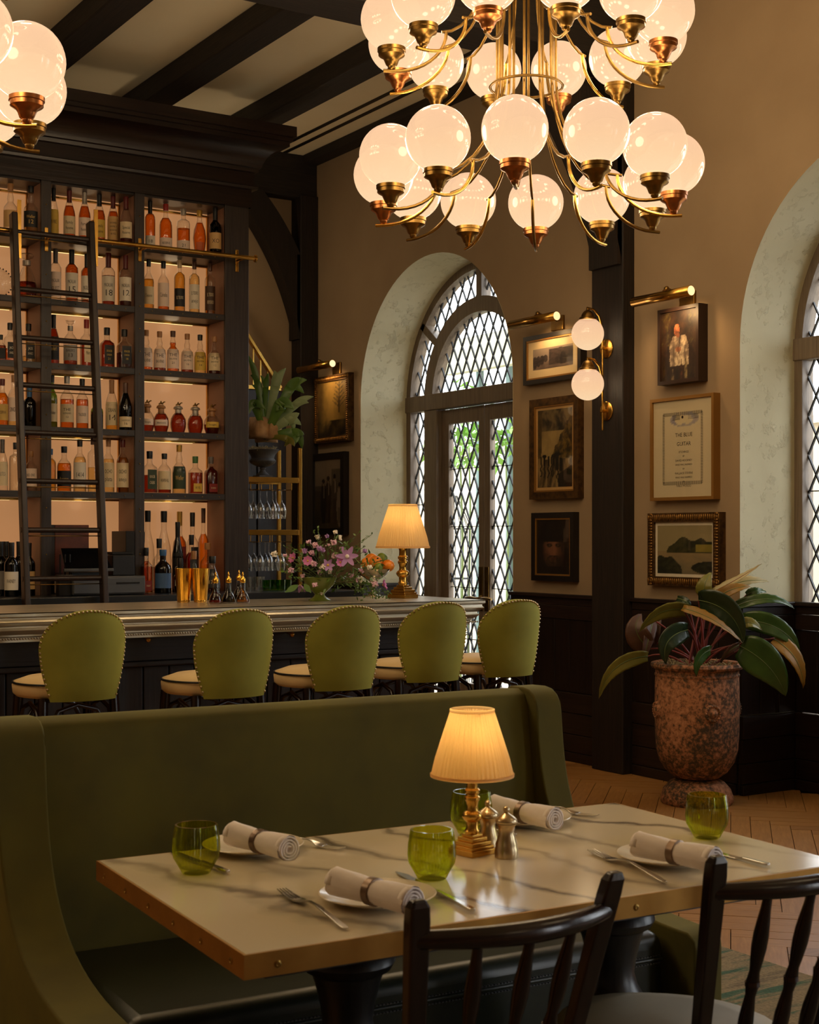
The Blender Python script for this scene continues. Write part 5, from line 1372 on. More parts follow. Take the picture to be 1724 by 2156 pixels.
# ================================================================== ON THE SIDE WALL
def fbm(x, y, s=0):
    v = 0
    for k, a in ((1, .5), (2.3, .28), (5.1, .15), (11, .08)):
        v += a * math.sin(x * k * 7.1 + 1.7 * s + math.sin(y * k * 5.3 + s) * 2.1) * math.cos(y * k * 6.3 - s + math.sin(x * k * 4.7) * 1.6)
    return v
def mixc(a, b, t):
    t = max(0, min(1, t)); return tuple(p + (q - p) * t for p, q in zip(a, b))
def blob(u, v, cu, cv, ru, rv): return 1 - ((u - cu) / ru) ** 2 - ((v - cv) / rv) ** 2
def picture(name, label, xl, xr, yt, yb, dep, rail, fm, col, mat_w=0.0, mat_m='print_cream', n=(44, 56), ornate=None, glass=True, lip=None):
    """framed picture on the side wall from its front-face columns xl..xr and rows yt..yb at the xl edge"""
    X = XW - dep
    a = at(xl, yt, X=X); b = at(xl, yb, X=X); c = at(xr, 1000, X=X)
    w, h = a.y - c.y, a.z - b.z; cy, cz = (a.y + c.y) / 2, (a.z + b.z) / 2
    t = thing(name, label, 'picture', (XW, cy, cz))
    pl = lambda o: (lambda x, z: Vector((-o, -x, z)))
    mb = MB()
    for x0, x1, z0, z1 in ((-w / 2, w / 2, h / 2 - rail, h / 2), (-w / 2, w / 2, -h / 2, -h / 2 + rail), (-w / 2, -w / 2 + rail, -h / 2 + rail, h / 2 - rail), (w / 2 - rail, w / 2, -h / 2 + rail, h / 2 - rail)):
        mb.box((-dep, -x1, z0), (0, -x0, z1))
    mb.build('frame', fm, t)
    iw, ih = w - 2 * rail, h - 2 * rail
    if lip:
        mb = MB(); q = .010
        for x0, x1, z0, z1 in ((-iw / 2, iw / 2, ih / 2 - q, ih / 2), (-iw / 2, iw / 2, -ih / 2, -ih / 2 + q), (-iw / 2, -iw / 2 + q, -ih / 2 + q, ih / 2 - q), (iw / 2 - q, iw / 2, -ih / 2 + q, ih / 2 - q)):
            mb.box((-dep + .004, -x1, z0), (-.004, -x0, z1))
        mb.build('inner_lip', lip, t); iw -= 2 * q; ih -= 2 * q
    if mat_w:
        MB().box((-dep + .014, -iw / 2, -ih / 2), (-dep + .02, iw / 2, ih / 2)).build('mount', mat_m, t)
    painting('image', t, iw - 2 * mat_w, ih - 2 * mat_w, n[0], n[1], col, pl(dep - .0125))
    if glass: MB().box((-dep + .008, -iw / 2, -ih / 2), (-dep + .010, iw / 2, ih / 2)).build('glazing', 'glass_picture', t)
    if ornate:
        mb = MB(); st = .016
        k = int(w / st)
        for i in range(k):
            for s in (-1, 1): mb.ball((-dep - .001, -(-w / 2 + (i + .5) * w / k), s * (h / 2 - rail * .5)), .008, 6, 5, (.7, 1, rail * 45))
        k = int(h / st)
        for i in range(k):
            for s in (-1, 1): mb.ball((-dep - .001, s * (w / 2 - rail * .5), -h / 2 + (i + .5) * h / k), .008, 6, 5, (.7, rail * 45, 1))
        o = mb.build('carved_ornament', ornate, t, smooth=180); o['kind'] = 'stuff'
    return t, w, h, dep, cy, cz
noisy('gilt', S(150, 108, 48), S(78, 52, 22), 0.38, 40, 0.7)
noisy('gilt_dark', S(104, 74, 36), S(56, 38, 20), 0.45, 30, 0.6)
mat('frame_black', S(22, 18, 17), .35); mat('frame_brown', S(46, 28, 18), .4); mat('frame_gold', S(150, 108, 50), .4, .5)
def c_tree(u, v):
    c = mixc((70, 54, 26), (150, 122, 64), .5 + .9 * fbm(u * .5 + v * .3, v * .3 - u * .25, 2) + .2 * (v - .3))
    if v < .3: c = mixc(c, (30, 24, 14), .6 + fbm(u, v, 3))
    if abs(u - .74) < .012 + .01 * (1 - v) and .42 < v < .97: c = (34, 26, 14)
    for k in range(6):
        z = .52 + k * .075
        for s in (-1, 1):
            if abs(v - (z + s * (u - .74) * .55)) < .012 and 0 < s * (u - .74) < .22 - .02 * k: c = (44, 34, 18)
    return c
picture('framed_picture', 'small painting of a bare tree in a carved gilt frame beside the corner post', 661, 733, 797, 935, .05, .045, 'gilt_dark', c_tree, ornate='gilt', n=(40, 56))
def c_group(u, v):
    c = mixc((112, 96, 82), (150, 132, 112), v + .2 * fbm(u, v, 1)) if v > .55 else mixc((58, 48, 34), (84, 72, 50), .5 + fbm(u, v, 2))
    if .45 < v < .62: c = mixc(c, (70, 60, 50), .7)
    if u > .62 and .62 < v < .86: c = mixc(c, (86, 76, 68), .8)
    for k, (cu, hh) in enumerate(((.32, .66), (.50, .70), (.74, .72), (.92, .60))):
        d = ((38, 30, 26), (44, 36, 30), (84, 70, 62), (140, 122, 104))[k]
        if blob(u, v, cu, hh - .28, .105, .30) > 0: c = d
        if abs(u - cu) < .07 and .08 < v < hh - .3: c = tuple(q * .8 for q in d)
        if blob(u, v, cu, hh, .045, .045) > 0: c = (128, 102, 84)
        if blob(u, v, cu, hh + .025, .052, .035) > 0: c = (28, 22, 20)
        if blob(u, v, cu + .02, hh - .12, .02, .10) > 0 and k < 3: c = (150, 134, 116)
    return c
picture('framed_picture', 'sepia photograph of young people in dark suits in a wide black frame', 654, 723, 957, 1126, .05, .05, 'frame_black', c_group, n=(44, 72))
def c_hedge(u, v):
    c = mixc((134, 120, 112), (150, 136, 126), v)
    if v < .35: c = mixc((92, 78, 72), (124, 106, 96), .5 + fbm(u, v, 4))
    if u > .40 and v > .16 and v < .92 - .1 * abs(u - .7): c = mixc((44, 36, 36), (70, 58, 56), .5 + 1.4 * fbm(u * 2, v * 2, 5))
    if blob(u, v, .76, .35, .08, .36) > 0 and v > .12: c = (28, 22, 24)
    for k in range(4):
        if blob(u, v, .05 + .09 * k, .34 + .05 * k, .06, .30 - .04 * k) > 0: c = mixc((40, 33, 33), (66, 55, 54), .5 + 1.4 * fbm(u * 2, v * 2, 6))
    return c
picture('framed_picture', 'wide photograph of clipped hedges in a dark frame behind the globe sconce', 1101, 1222, 711, 812, .05, .028, 'frame_black', c_hedge, mat_w=.05, mat_m='print_cream', lip='frame_gold', n=(60, 36))
def c_street(u, v):
    c = mixc((170, 142, 88), (120, 98, 56), .4 + .8 * fbm(u * .7, v * .7, 7))
    if v > .72: c = mixc(c, (30, 25, 20), .3 + 1.6 * max(0, fbm(u, v, 8) + .25) * (v - .5) * 2)
    if u < .10 + .05 * (v - .3) and v > .38: c = mixc((96, 76, 36), (70, 54, 26), fbm(u * 3, v * 3, 1) + .5)
    sk = .42 + (u - .42) * .95
    if u > .42 and v < sk + .02 * math.sin(40 * u) and v > .36: c = mixc((112, 88, 36), (44, 34, 18), .5 + 1.5 * fbm(u * 3, v * 3, 9))
    if v < .36: c = mixc((150, 124, 78), (60, 46, 26), .35 + 1.3 * fbm(u * 2.2, v * .7, 3))
    if u > .6 and v < .16 + .3 * (u - .6): c = mixc((44, 34, 22), (26, 20, 14), .5 + fbm(u, v, 3))
    for k, (cu, b, hh) in enumerate(((.10, .30, .10), (.20, .28, .12), (.32, .28, .12), (.46, .29, .11), (.58, .22, .20), (.68, .20, .17), (.40, .30, .09))):
        if abs(u - cu) < .028 * hh * 10 * .8 and b < v < b + hh: c = (26, 20, 15)
        if blob(u, v, cu, b + hh, .06 * hh * 9, .022) > 0 and k in (1, 3, 4): c = (24, 18, 14)
        if abs(u - cu + .02 * math.sin(60 * v)) < .02 and b - .16 < v < b: c = (40, 31, 20)
    return c
picture('framed_picture', 'tall painting of people with umbrellas in a rainy street, bronze frame', 1114, 1217, 843, 1052, .045, .045, 'gilt_dark', c_street, mat_w=.018, mat_m='print_tan', lip='frame_gold', n=(56, 96))
def c_port(u, v):
    n1, n2 = fbm(u * 1.5, v * 1.5, 4), fbm(u * 4, v * 4, 2)
    c = mixc((30, 22, 17), (46, 34, 26), v * .5 + .4 * n1)
    f = blob(u, v, .50, .44, .33, .36)
    if f > 0: c = mixc((52, 33, 24), (128, 84, 60), f * 1.1 - 1.0 * max(0, u - .45) + .25 * n1 + .15 * n2)
    if v > .60 - .10 * abs(u - .5) and blob(u, v, .5, .78, .42, .22) > 0: c = mixc((34, 26, 20), (22, 16, 13), .5 + n1)
    if blob(u, v, .5, .64, .46, .05) > 0: c = (24, 18, 14)
    for cu in (.38, .64):
        e = blob(u, v, cu, .53, .09, .035)
        if e > 0: c = mixc(c, (34, 22, 17), .4 + e)
        if blob(u, v, cu, .53, .03, .014) > 0: c = (92, 66, 50)
    if blob(u, v, .53, .42, .045, .10) > 0: c = mixc(c, (140, 94, 66), .5)
    if blob(u, v, .50, .24, .22, .11) > 0: c = mixc(c, (46, 33, 25), .75 + n2)
    if blob(u, v, .51, .29, .09, .014) > 0: c = (78, 46, 36)
    if v < .14 + .10 * (u - .5) ** 2: c = mixc((36, 28, 22), (24, 18, 15), .5 + n1)
    return c
picture('framed_picture', 'dark portrait of a bearded man in a brimmed hat, black and gold frame', 1118, 1207, 1080, 1222, .045, .035, 'frame_black', c_port, lip='frame_gold', n=(44, 60))
def c_bar(u, v):
    n1, n2 = fbm(u * 1.3, v * 1.3, 5), fbm(u * 3.1, v * 3.1, 7)
    c = mixc((58, 38, 24), (24, 16, 12), .45 + .9 * n1 + .5 * n2)
    if v > .5 and (u < .26 or u > .76): c = mixc(c, (84, 74, 38), max(0, n2 + .1) * 1.5)
    if v < .34: c = mixc(c, (44, 30, 20), .5)
    sh = .17 + .10 * min(1, max(0, (.64 - v) / .16)) + .03 * n2       # jacket widens from the shoulders
    if .20 < v < .64 and abs(u - .50) < sh: c = mixc((188, 170, 142), (104, 88, 74), .35 + 1.1 * n1 + .9 * n2 + .8 * abs(u - .46))
    if abs(u - .50 - .15 * (v - .5)) < .030 * (v - .36) / .28 and .38 < v < .64: c = (62, 52, 46)
    if abs(abs(u - .50) - .16) < .012 and .26 < v < .50: c = mixc(c, (70, 58, 48), .8)
    if blob(u, v, .43, .725, .078, .085) > 0: c = mixc((190, 118, 76), (92, 50, 34), .15 + abs(v - .79) * 5 + .6 * n2)
    if blob(u, v, .44, .690, .055, .018) > 0: c = (86, 48, 34)
    if blob(u, v, .46, .645, .05, .03) > 0: c = (110, 66, 46)
    if blob(u, v, .47, .44, .085, .036) > 0: c = mixc((150, 98, 66), (90, 56, 40), .4 + n2)
    for k in range(8):
        cu = .08 + .12 * k; hh = .24 + .07 * math.sin(5 * k + 1)
        if abs(u - cu) < .034 * (1 if v < hh - .08 else .4) and v < hh: c = mixc(((66, 48, 22), (38, 28, 22), (112, 94, 68), (28, 22, 20), (78, 44, 26), (126, 108, 74), (46, 36, 22), (60, 42, 24))[k], (20, 14, 12), .3 + n2)
    return c
picture('framed_picture', 'painting of a bald bartender in a white jacket in a deep brown frame', 1384, 1470, 654, 812, .07, .020, 'frame_brown', c_bar, n=(52, 76), glass=False)
def c_poster(u, v):
    c = (206, 190, 158)
    du, dv = (u - .5) / .5, (v - .56) / .5
    if blob(u, v, .53, .80, .24, .075) > 0: c = mixc(c, (138, 132, 150), .62 + .5 * fbm(u * 2, v * 2, 3))
    if blob(u, v, .45, .80, .075, .062) > 0 or blob(u, v, .58, .795, .085, .048) > 0: c = (208, 192, 156)
    return c
po, pw_, ph_, pd_, pcy, pcz = picture('framed_picture', 'cream lettered poster with a hand drawn guitar in a slim gold frame', 1368, 1502, 842, 1055, .05, .018, 'frame_gold', c_poster, n=(50, 64))
tx = MB()
def pxy(x, z): return Vector((-(pd_ - .0118), -x, z))
for k, (s_, hh) in enumerate((('THE BLUE', .022), ('GUITAR', .022), ('', 0), ('ETCHINGS', .0115), ('BY', .0095), ('DAVID HOCKNEY', .0115), ('WHO WAS INSPIRED', .010), ('BY', .0095), ('WALLACE STEVENS', .0115), ('WHO WAS INSPIRED', .010), ('BY', .0095), ('PABLO PICASSO', .0115))):
    if not s_: continue
    z = (.075 - .05 * k) if k < 2 else (-.020 - .0235 * (k - 3)) 
    letter(tx, s_, hh, lambda x, y, z=z: pxy(x + .01, z + y), .24)
tx.build('lettering', 'print_ink', po)['kind'] = 'stuff'
tk = MB(); w2, z0_, z1_ = pw_ * .30, -ph_ * .335, ph_ * .335
for k in range(40):
    x = -w2 + 2 * w2 * k / 39
    for z in (z0_, z1_): tk.box((-(pd_ - .0112), -x - .0012, z - .010), (-(pd_ - .0118), -x + .0012, z + .010))
for k in range(46):
    z = z0_ + (z1_ - z0_) * k / 45
    for x in (-w2, w2): tk.box((-(pd_ - .0112), -x - .008, z - .0013), (-(pd_ - .0118), -x + .008, z + .0013))
o = tk.build('border_strokes', 'print_ink', po); o['kind'] = 'stuff'
gt = MB(); gz = ph_ * .30
for k in range(4):
    gt.box((-(pd_ - .0112), -.125, gz - .012 + k * .007), (-(pd_ - .0118), -.045, gz - .010 + k * .007))
    gt.box((-(pd_ - .0112), .02, gz - .012 + k * .007), (-(pd_ - .0118), .08, gz - .010 + k * .007))
gt.lathe([(0, 0), (.008, 0), (.008, .0006), (0, .0006)], 14, m=frame_mat((-(pd_ - .0118), .0, gz), (0, 1, 0), (0, 0, 1), (-1, 0, 0)))
gt.build('guitar_strings', 'print_ink', po)
def c_land(u, v):
    c = mixc((168, 152, 112), (140, 126, 92), v * .7 + .3 * fbm(u * .6, v * .6, 2))
    if v < .47: c = mixc((150, 128, 92), (122, 110, 84), (.47 - v) * 2 + .4 * fbm(u * 1.4, v * 2.2, 3))
    if u > .18 and blob(u, v, .60, .46, .42, .27 + .05 * math.sin(17 * u)) > 0 and v > .44: c = mixc((38, 40, 24), (66, 64, 36), .5 + 1.3 * fbm(u * 2, v * 2, 4))
    if u > .70 and .45 < v < .60: c = mixc((132, 118, 46), (156, 138, 60), .5 + fbm(u, v, 4))
    if u > .66 and .60 <= v < .66: c = (40, 44, 28)
    if blob(u, v, .12, .02, .34, .34 + .03 * math.sin(30 * u)) > 0 or blob(u, v, .95, .13, .32, .13) > 0: c = mixc((30, 32, 24), (54, 54, 36), .5 + 1.4 * fbm(u * 3, v * 3, 6))
    return c
picture('framed_picture', 'coastal landscape painting in an ornate carved gold frame above the potted plant', 1363, 1515, 1081, 1232, .045, .052, 'gilt_dark', c_land, mat_w=.018, mat_m='print_white', ornate='gilt', n=(60, 52))

def picture_light(label, xa, ya, xb, yb, watts):
    X = XW - .20; a = at(xa, ya, X=X); b = at(xb, yb, X=X); z = (a.z + b.z) / 2
    t = thing('picture_light', label, 'light', (XW, (a.y + b.y) / 2, z)); hl = (a.y - b.y) / 2
    m = frame_mat((-.20, -hl, 0), (0, 0, 1), (1, 0, 0), (0, 1, 0))
    MB().lathe([(0, 0), (.026, 0), (.026, .004)], 24, m=m).build('end_cap', 'picture_bulb', t)
    mb = MB(); mb.grid(lambda u, v: Vector((-.20 + .027 * math.cos(-.25 + 5.0 * u), -hl + 2 * hl * v, .027 * math.sin(-.25 + 5.0 * u))), 18, 2)
    mb.build('reflector', 'brass', t, smooth=60, solid=.003)
    MB().tube([(-.20, -hl + .02, -.006), (-.20, hl - .02, -.006)], .009, 10).build('tube_bulb', 'picture_bulb', t, smooth=180)
    MB().tube([(-.01, 0, .015), (-.08, 0, .03), (-.15, 0, .045), (-.19, 0, .03)], .007, 8).ball((-.165, 0, .045), .016, 10, 8).build('arm', 'antique_brass', t, smooth=60)
    MB().box((-.018, -.06, -.045), (0, .06, .045)).build('backplate', 'antique_brass', t, bevel=.004)
    l = lamp('picture_glow', (-.20, 0, -.04), watts, (1, .6, .26), .04, 'SPOT', (0, math.radians(-38), 0), t, 2.3)
picture_light('brass picture light over the bare tree painting', 630, 779, 700, 766, 5)
picture_light('brass picture light over the clipped hedge photograph', 1075, 686, 1172, 664, 5)
picture_light('brass picture light over the bartender painting', 1334, 636, 1455, 612, 7)

# ---- globe sconce on the post
sx_, sy_ = XW - .09, 6.53
sc_ = thing('globe_sconce', 'brass wall sconce with two opal globes on the timber post', 'sconce', (sx_, sy_, 0))
zt, zb = at(1238, 703, D=8.4).z, at(1236, 808, D=8.38).z
def globe_light(parent, c, r, watts):
    lamp('globe_light', c, watts, WARM, r * .6, parent=parent)
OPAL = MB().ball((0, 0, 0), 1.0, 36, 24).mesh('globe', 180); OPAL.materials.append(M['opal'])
for z in (zt, zb):
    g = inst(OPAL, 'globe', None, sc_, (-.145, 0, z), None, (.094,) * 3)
    cpm = MB().lathe([(.05, .080), (.054, .082), (.052, .092), (.040, .098), (.036, .112), (.024, .130), (.010, .138), (.006, .152), (0, .152)], 24, c=(-.145, 0, z)); cpm.build('cap', 'antique_brass', sc_, smooth=40)
    MB().tube([(-.150, 0, z + .150), (-.10, 0, z + .145), (-.06, 0, z + .11), (-.038, 0, z + .05), (-.033, 0, z - .05), (-.033, 0, z - .11)], .007, 10).build('arm', 'brass', sc_, smooth=60)
    zz = at(1277, 733, D=8.45).z if z == zt else at(1277, 865, D=8.45).z
    MB().lathe([(0, 0), (.056, 0), (.056, .006), (.05, .010), (0, .012)], 28, m=frame_mat((0, 0, zz), (0, 1, 0), (0, 0, 1), (-1, 0, 0))).build('backplate', 'brass', sc_, smooth=40)
    MB().box((-.045, -.010, zz - .008), (-.010, .010, zz + .008)).build('clamp', 'brass', sc_, bevel=.002)
    globe_light(sc_, (-.145, 0, z), .094, 3)
MB().tube([(-.033, 0, zt - .1), (-.033, 0, at(1270, 906, D=8.45).z)], .0065, 10).build('rod', 'brass', sc_, smooth=60)

# ================================================================== CHANDELIERS
def make_chandelier(label, loc, rot):
    t = thing('globe_chandelier', label, 'chandelier', loc)
    RG = .130
    back = -VW
    sock = MB().lathe([(.004, -.222), (.006, -.214), (.010, -.212), (.016, -.206), (.017, -.198), (.024, -.192), (.030, -.178), (.036, -.165), (.052, -.156), (.056, -.152), (.056, -.138), (.060, -.136), (.060, -.122), (.054, -.120), (.03, -.124)], 28).mesh('socket', 40)
    scr = MB()
    for tier, (z, R, off, top) in enumerate(((2.945, .62, math.radians(-8.7) + rot, 3.34), (3.55, .585, math.radians(-19.5) + rot, 3.95))):
        for k in range(12):
            th = off + k * PI / 6; d = back * math.cos(th) + RT * math.sin(th)
            P_ = lambda r, zz: d * r + Vector((0, 0, zz))
            ra = .125 if tier == 0 else .15
            j = R - .235
            path = [P_(ra, 4.37), P_(ra, top)] + [P_(ra + (j + .02 - ra) * (1 - math.cos(a)), top - (top - (z - .04)) * math.sin(a)) for a in (PI / 2 * i / 8 for i in range(1, 9))]
            MB().tube(path, .0062, 8).build('rod', 'antique_brass', t, smooth=60)
            a2 = [P_(j + (R - j) * (1 - math.cos(a)), z - .038 - .180 * math.sin(a)) for a in (PI / 2 * i / 10 for i in range(11))] + [P_(R + .035, z - .218)]
            MB().tube(a2, .0075, 8).build('arm', 'brass' if k % 2 else 'antique_brass', t, smooth=60)
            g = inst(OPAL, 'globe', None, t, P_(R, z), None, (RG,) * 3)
            s_ = inst(sock, 'socket', None, t, P_(R, z))
            if not s_.data.materials: s_.data.materials.append(M['antique_brass'])
            if k % 3 == 0:
                s_.material_slots[0].link = 'OBJECT'; s_.material_slots[0].material = M['copper_brass']
            globe_light(t, P_(R, z), RG, CHW)
    for zz in (3.30, 3.98):
        MB().tube([(.155 * math.cos(2 * PI * i / 40), .155 * math.sin(2 * PI * i / 40), zz) for i in range(40)], .006, 8, closed=True).build('hoop', 'antique_brass', t, smooth=180)
    MB().lathe([(0, 4.36), (.19, 4.36), (.20, 4.37), (.20, 4.40), (.16, 4.42), (0, 4.42)], 32).build('canopy', 'antique_brass', t, smooth=40)
    return t
CHW = 19.0
c1 = at(1108, 1132, D=6.2); c1.z = 0
make_chandelier('two tiered brass chandelier of opal globes hanging in front of the glazed doors', c1, 0)
c2 = at(-326, 1132, D=4.9); c2.z = .03
make_chandelier('opal globe chandelier hanging over the ladder end of the bar', c2, math.radians(6.7))

# ================================================================== POTTED PLANT
pb = at(1467, 1690, Z=0)
pot = thing('terracotta_urn', 'tall speckled terracotta planter with rosettes on a domed foot', 'planter', (pb.x, pb.y, 0))
sc0 = (Vector((pb.x, pb.y, 0)).dot(VW)) / F
MB().lathe([(0, 0), (.178, 0), (.186, .012), (.186, .035), (.172, .075), (.140, .110), (.108, .125), (.095, .128)], 48).build('foot', 'terracotta', pot, smooth=40)
MB().lathe([(.07, .126), (.115, .135), (.155, .165), (.190, .215), (.208, .28), (.214, .36), (.216, .48), (.215, .60), (.213, .655), (.217, .660), (.217, .668), (.212, .672), (.214, .690), (.232, .698), (.238, .710), (.234, .724), (.220, .728), (.205, .722), (.198, .69), (0, .68)], 64).build('vessel', 'terracotta', pot, smooth=40)
for k in range(4):
    an = -YAW - PI / 2 + math.radians(10) + k * PI / 2
    d = Vector((math.cos(an), math.sin(an), 0)); m = frame_mat(d * .212 + Vector((0, 0, .485)), Vector((-d.y, d.x, 0)), Vector((0, 0, 1)), d)
    mb = MB().lathe([(0, .022), (.018, .020), (.024, .012), (.030, .010), (.036, .014), (.042, .012), (.046, .0)], 28, m=m)
    for i in range(18):
        a = 2 * PI * i / 18; mb.ball(m @ Vector((.037 * math.cos(a), .037 * math.sin(a), .013)), .005, 6, 4)
    mb.build('rosette', 'terracotta', pot, smooth=60)
pl_ = thing('philodendron', 'philodendron with long drooping bronze and green leaves in the terracotta planter', 'plant', (pb.x, pb.y, .69))
PO = Vector((pb.x, pb.y, .69)); PD = PO.dot(VW)
def q_(zx, zy, dep): return at(1240 + zx / 3.562, 1160 + zy / 3.562, D=PD + dep) - PO
def big_leaf(base, tip, wpx, m, bow=(0, 0), roll=0.0, db=0.0, dt=0.0, fold=.25, rib='stem_green', start=None):
    a, b = q_(*base, db), q_(*tip, dt)
    mid = q_((base[0] + tip[0]) / 2 + bow[0], (base[1] + tip[1]) / 2 + bow[1], (db + dt) / 2 - .03)
    ctrl = mid * 2 - (a + b) / 2
    w = wpx / 3.562 * PD / F / 2
    pts = bez(a, ctrl, b, 16); vs = []; fs = []; NU = 8
    for i, p in enumerate(pts):
        t = i / 16; d = (pts[min(16, i + 1)] - pts[max(0, i - 1)]).normalized()
        s0 = d.cross(-VW).normalized(); n0 = s0.cross(d).normalized()
        s_ = s0 * math.cos(roll) + n0 * math.sin(roll); n_ = n0 * math.cos(roll) - s0 * math.sin(roll)
        ww = w * (math.sin(PI * min(1, (t * .93 + .07)) ** .62) ** .8 if t < 1 else 0.0)
        for j in range(NU + 1):
            u = j / NU * 2 - 1
            vs.append(p + s_ * ww * u + n_ * (fold * ww * abs(u) - .003 * math.sin(t * 60 + abs(u) * 5) * abs(u) - .10 * ww * u * u))
    for i in range(16):
        for j in range(NU): fs.append((i * (NU + 1) + j, i * (NU + 1) + j + 1, (i + 1) * (NU + 1) + j + 1, (i + 1) * (NU + 1) + j))
    o = MB().add(vs, fs).build('leaf', m, pl_, smooth=180, solid=.0015)
    MB().tube([p + (-VW) * .002 for p in pts[:-1]], [.0020 * (1 - i / 17) + .0006 for i in range(16)], 6).build('midrib', rib, o, smooth=60)
    st = start or (rnd.uniform(-.06, .06), rnd.uniform(-.06, .06), 0)
    c = Vector(st); k = (c + a) / 2 + Vector((0, 0, .07))
    MB().tube(bez(c, k, a, 10), [.007 - .0003 * i for i in range(11)], 8).build('petiole', 'stem_red', o, smooth=60)
rnd = random.Random(21)
big_leaf((870, 335), (918, 160), 130, 'leaf_olive', (-25, 0), .5, .08, .10)
big_leaf((890, 325), (1295, 95), 62, 'leaf_pale', (0, 10), .8, .06, .05, rib='stem_red')
big_leaf((965, 300), (1350, 232), 95, 'leaf_pale', (10, -40), .6, .10, .10)
big_leaf((960, 350), (1212, 268), 95, 'leaf_gold', (0, -25), .5, .02, -.02)
big_leaf((1180, 330), (1330, 310), 70, 'leaf_green', (0, -20), .6, .14, .16)
big_leaf((1060, 432), (1540, 436), 90, 'leaf_green', (40, -75), .55, .02, .0)
big_leaf((820, 370), (1155, 692), 230, 'leaf_dark', (60, -60), -.35, -.06, -.16)
big_leaf((700, 430), (1150, 690), 92, 'leaf_gold', (10, -40), .75, -.10, -.18)
big_leaf((755, 450), (372, 610), 135, 'leaf_olive', (-20, -70), .45, -.04, -.06)
big_leaf((450, 735), (395, 470), 190, 'leaf_brown', (-70, -10), .3, .05, .08)
big_leaf((470, 690), (540, 450), 110, 'leaf_brown', (-10, 0), .5, .12, .15)
big_leaf((440, 790), (74, 1108), 120, 'leaf_olive', (-60, -70), .25, -.02, -.05)
big_leaf((740, 592), (578, 850), 165, 'leaf_dark', (-70, -40), .1, -.16, -.20)
big_leaf((910, 742), (805, 945), 110, 'leaf_green', (-35, -30), .5, -.20, -.24)
big_leaf((1135, 715), (1475, 1090), 270, 'leaf_green', (45, -30), -.15, -.14, -.18, fold=.15)
big_leaf((1385, 660), (1606, 1030), 130, 'leaf_gold', (55, -30), .3, -.06, -.10)
big_leaf((1150, 520), (1580, 772), 165, 'leaf_green', (60, -60), .15, -.02, -.06)
big_leaf((1130, 560), (1300, 600), 90, 'leaf_olive', (0, -40), .5, -.06, -.08)
big_leaf((1125, 705), (980, 850), 70, 'leaf_brown', (-10, -20), .5, -.16, -.14)
big_leaf((660, 355), (750, 450), 60, 'leaf_dark', (30, -15), .3, .05, .02)
big_leaf((1500, 640), (1430, 560), 60, 'leaf_green', (0, 0), .4, .05, .08)
big_leaf((480, 520), (400, 845), 90, 'leaf_brown', (0, 0), .2, .08, .02)
ms3 = MB()
for k in range(500):
    a = rnd.uniform(0, 2 * PI); q = .19 * math.sqrt(rnd.random()); c = Vector((q * math.cos(a), q * math.sin(a), rnd.uniform(-.006, .03)))
    d = Vector((rnd.uniform(-1, 1), rnd.uniform(-1, 1), rnd.uniform(-.4, .7))).normalized() * .022
    ms3.tube(bez(c, c + d + Vector((0, 0, .012)), c + d * 1.6 + Vector((rnd.uniform(-.01, .01), 0, 0)), 3), .0018, 4)
o = ms3.build('moss', 'moss', pl_); o['kind'] = 'stuff'

# ================================================================== SEATING GROUP
# ---- rug
rg = MB().box((.6, 0.2, 0.0), (3.48, 4.1, .006)).build('rug', 'rug', None, bevel=.003)
tag(rg, 'faded green and beige patterned rug on the oak floor', 'rug')
# ---- banquette
bq = thing('banquette', 'moss green velvet banquette with tall back, scooped wing sides and dark leather seat', 'sofa', (0, 0, .006), FR)
UL, UR_, NB = .87, 2.16, 3.19
def pad(name, m, a, b, bev, parent=bq, seg=4): return MB().box(a, b).build(name, m, parent, smooth=40, bevel=bev, seg=seg)
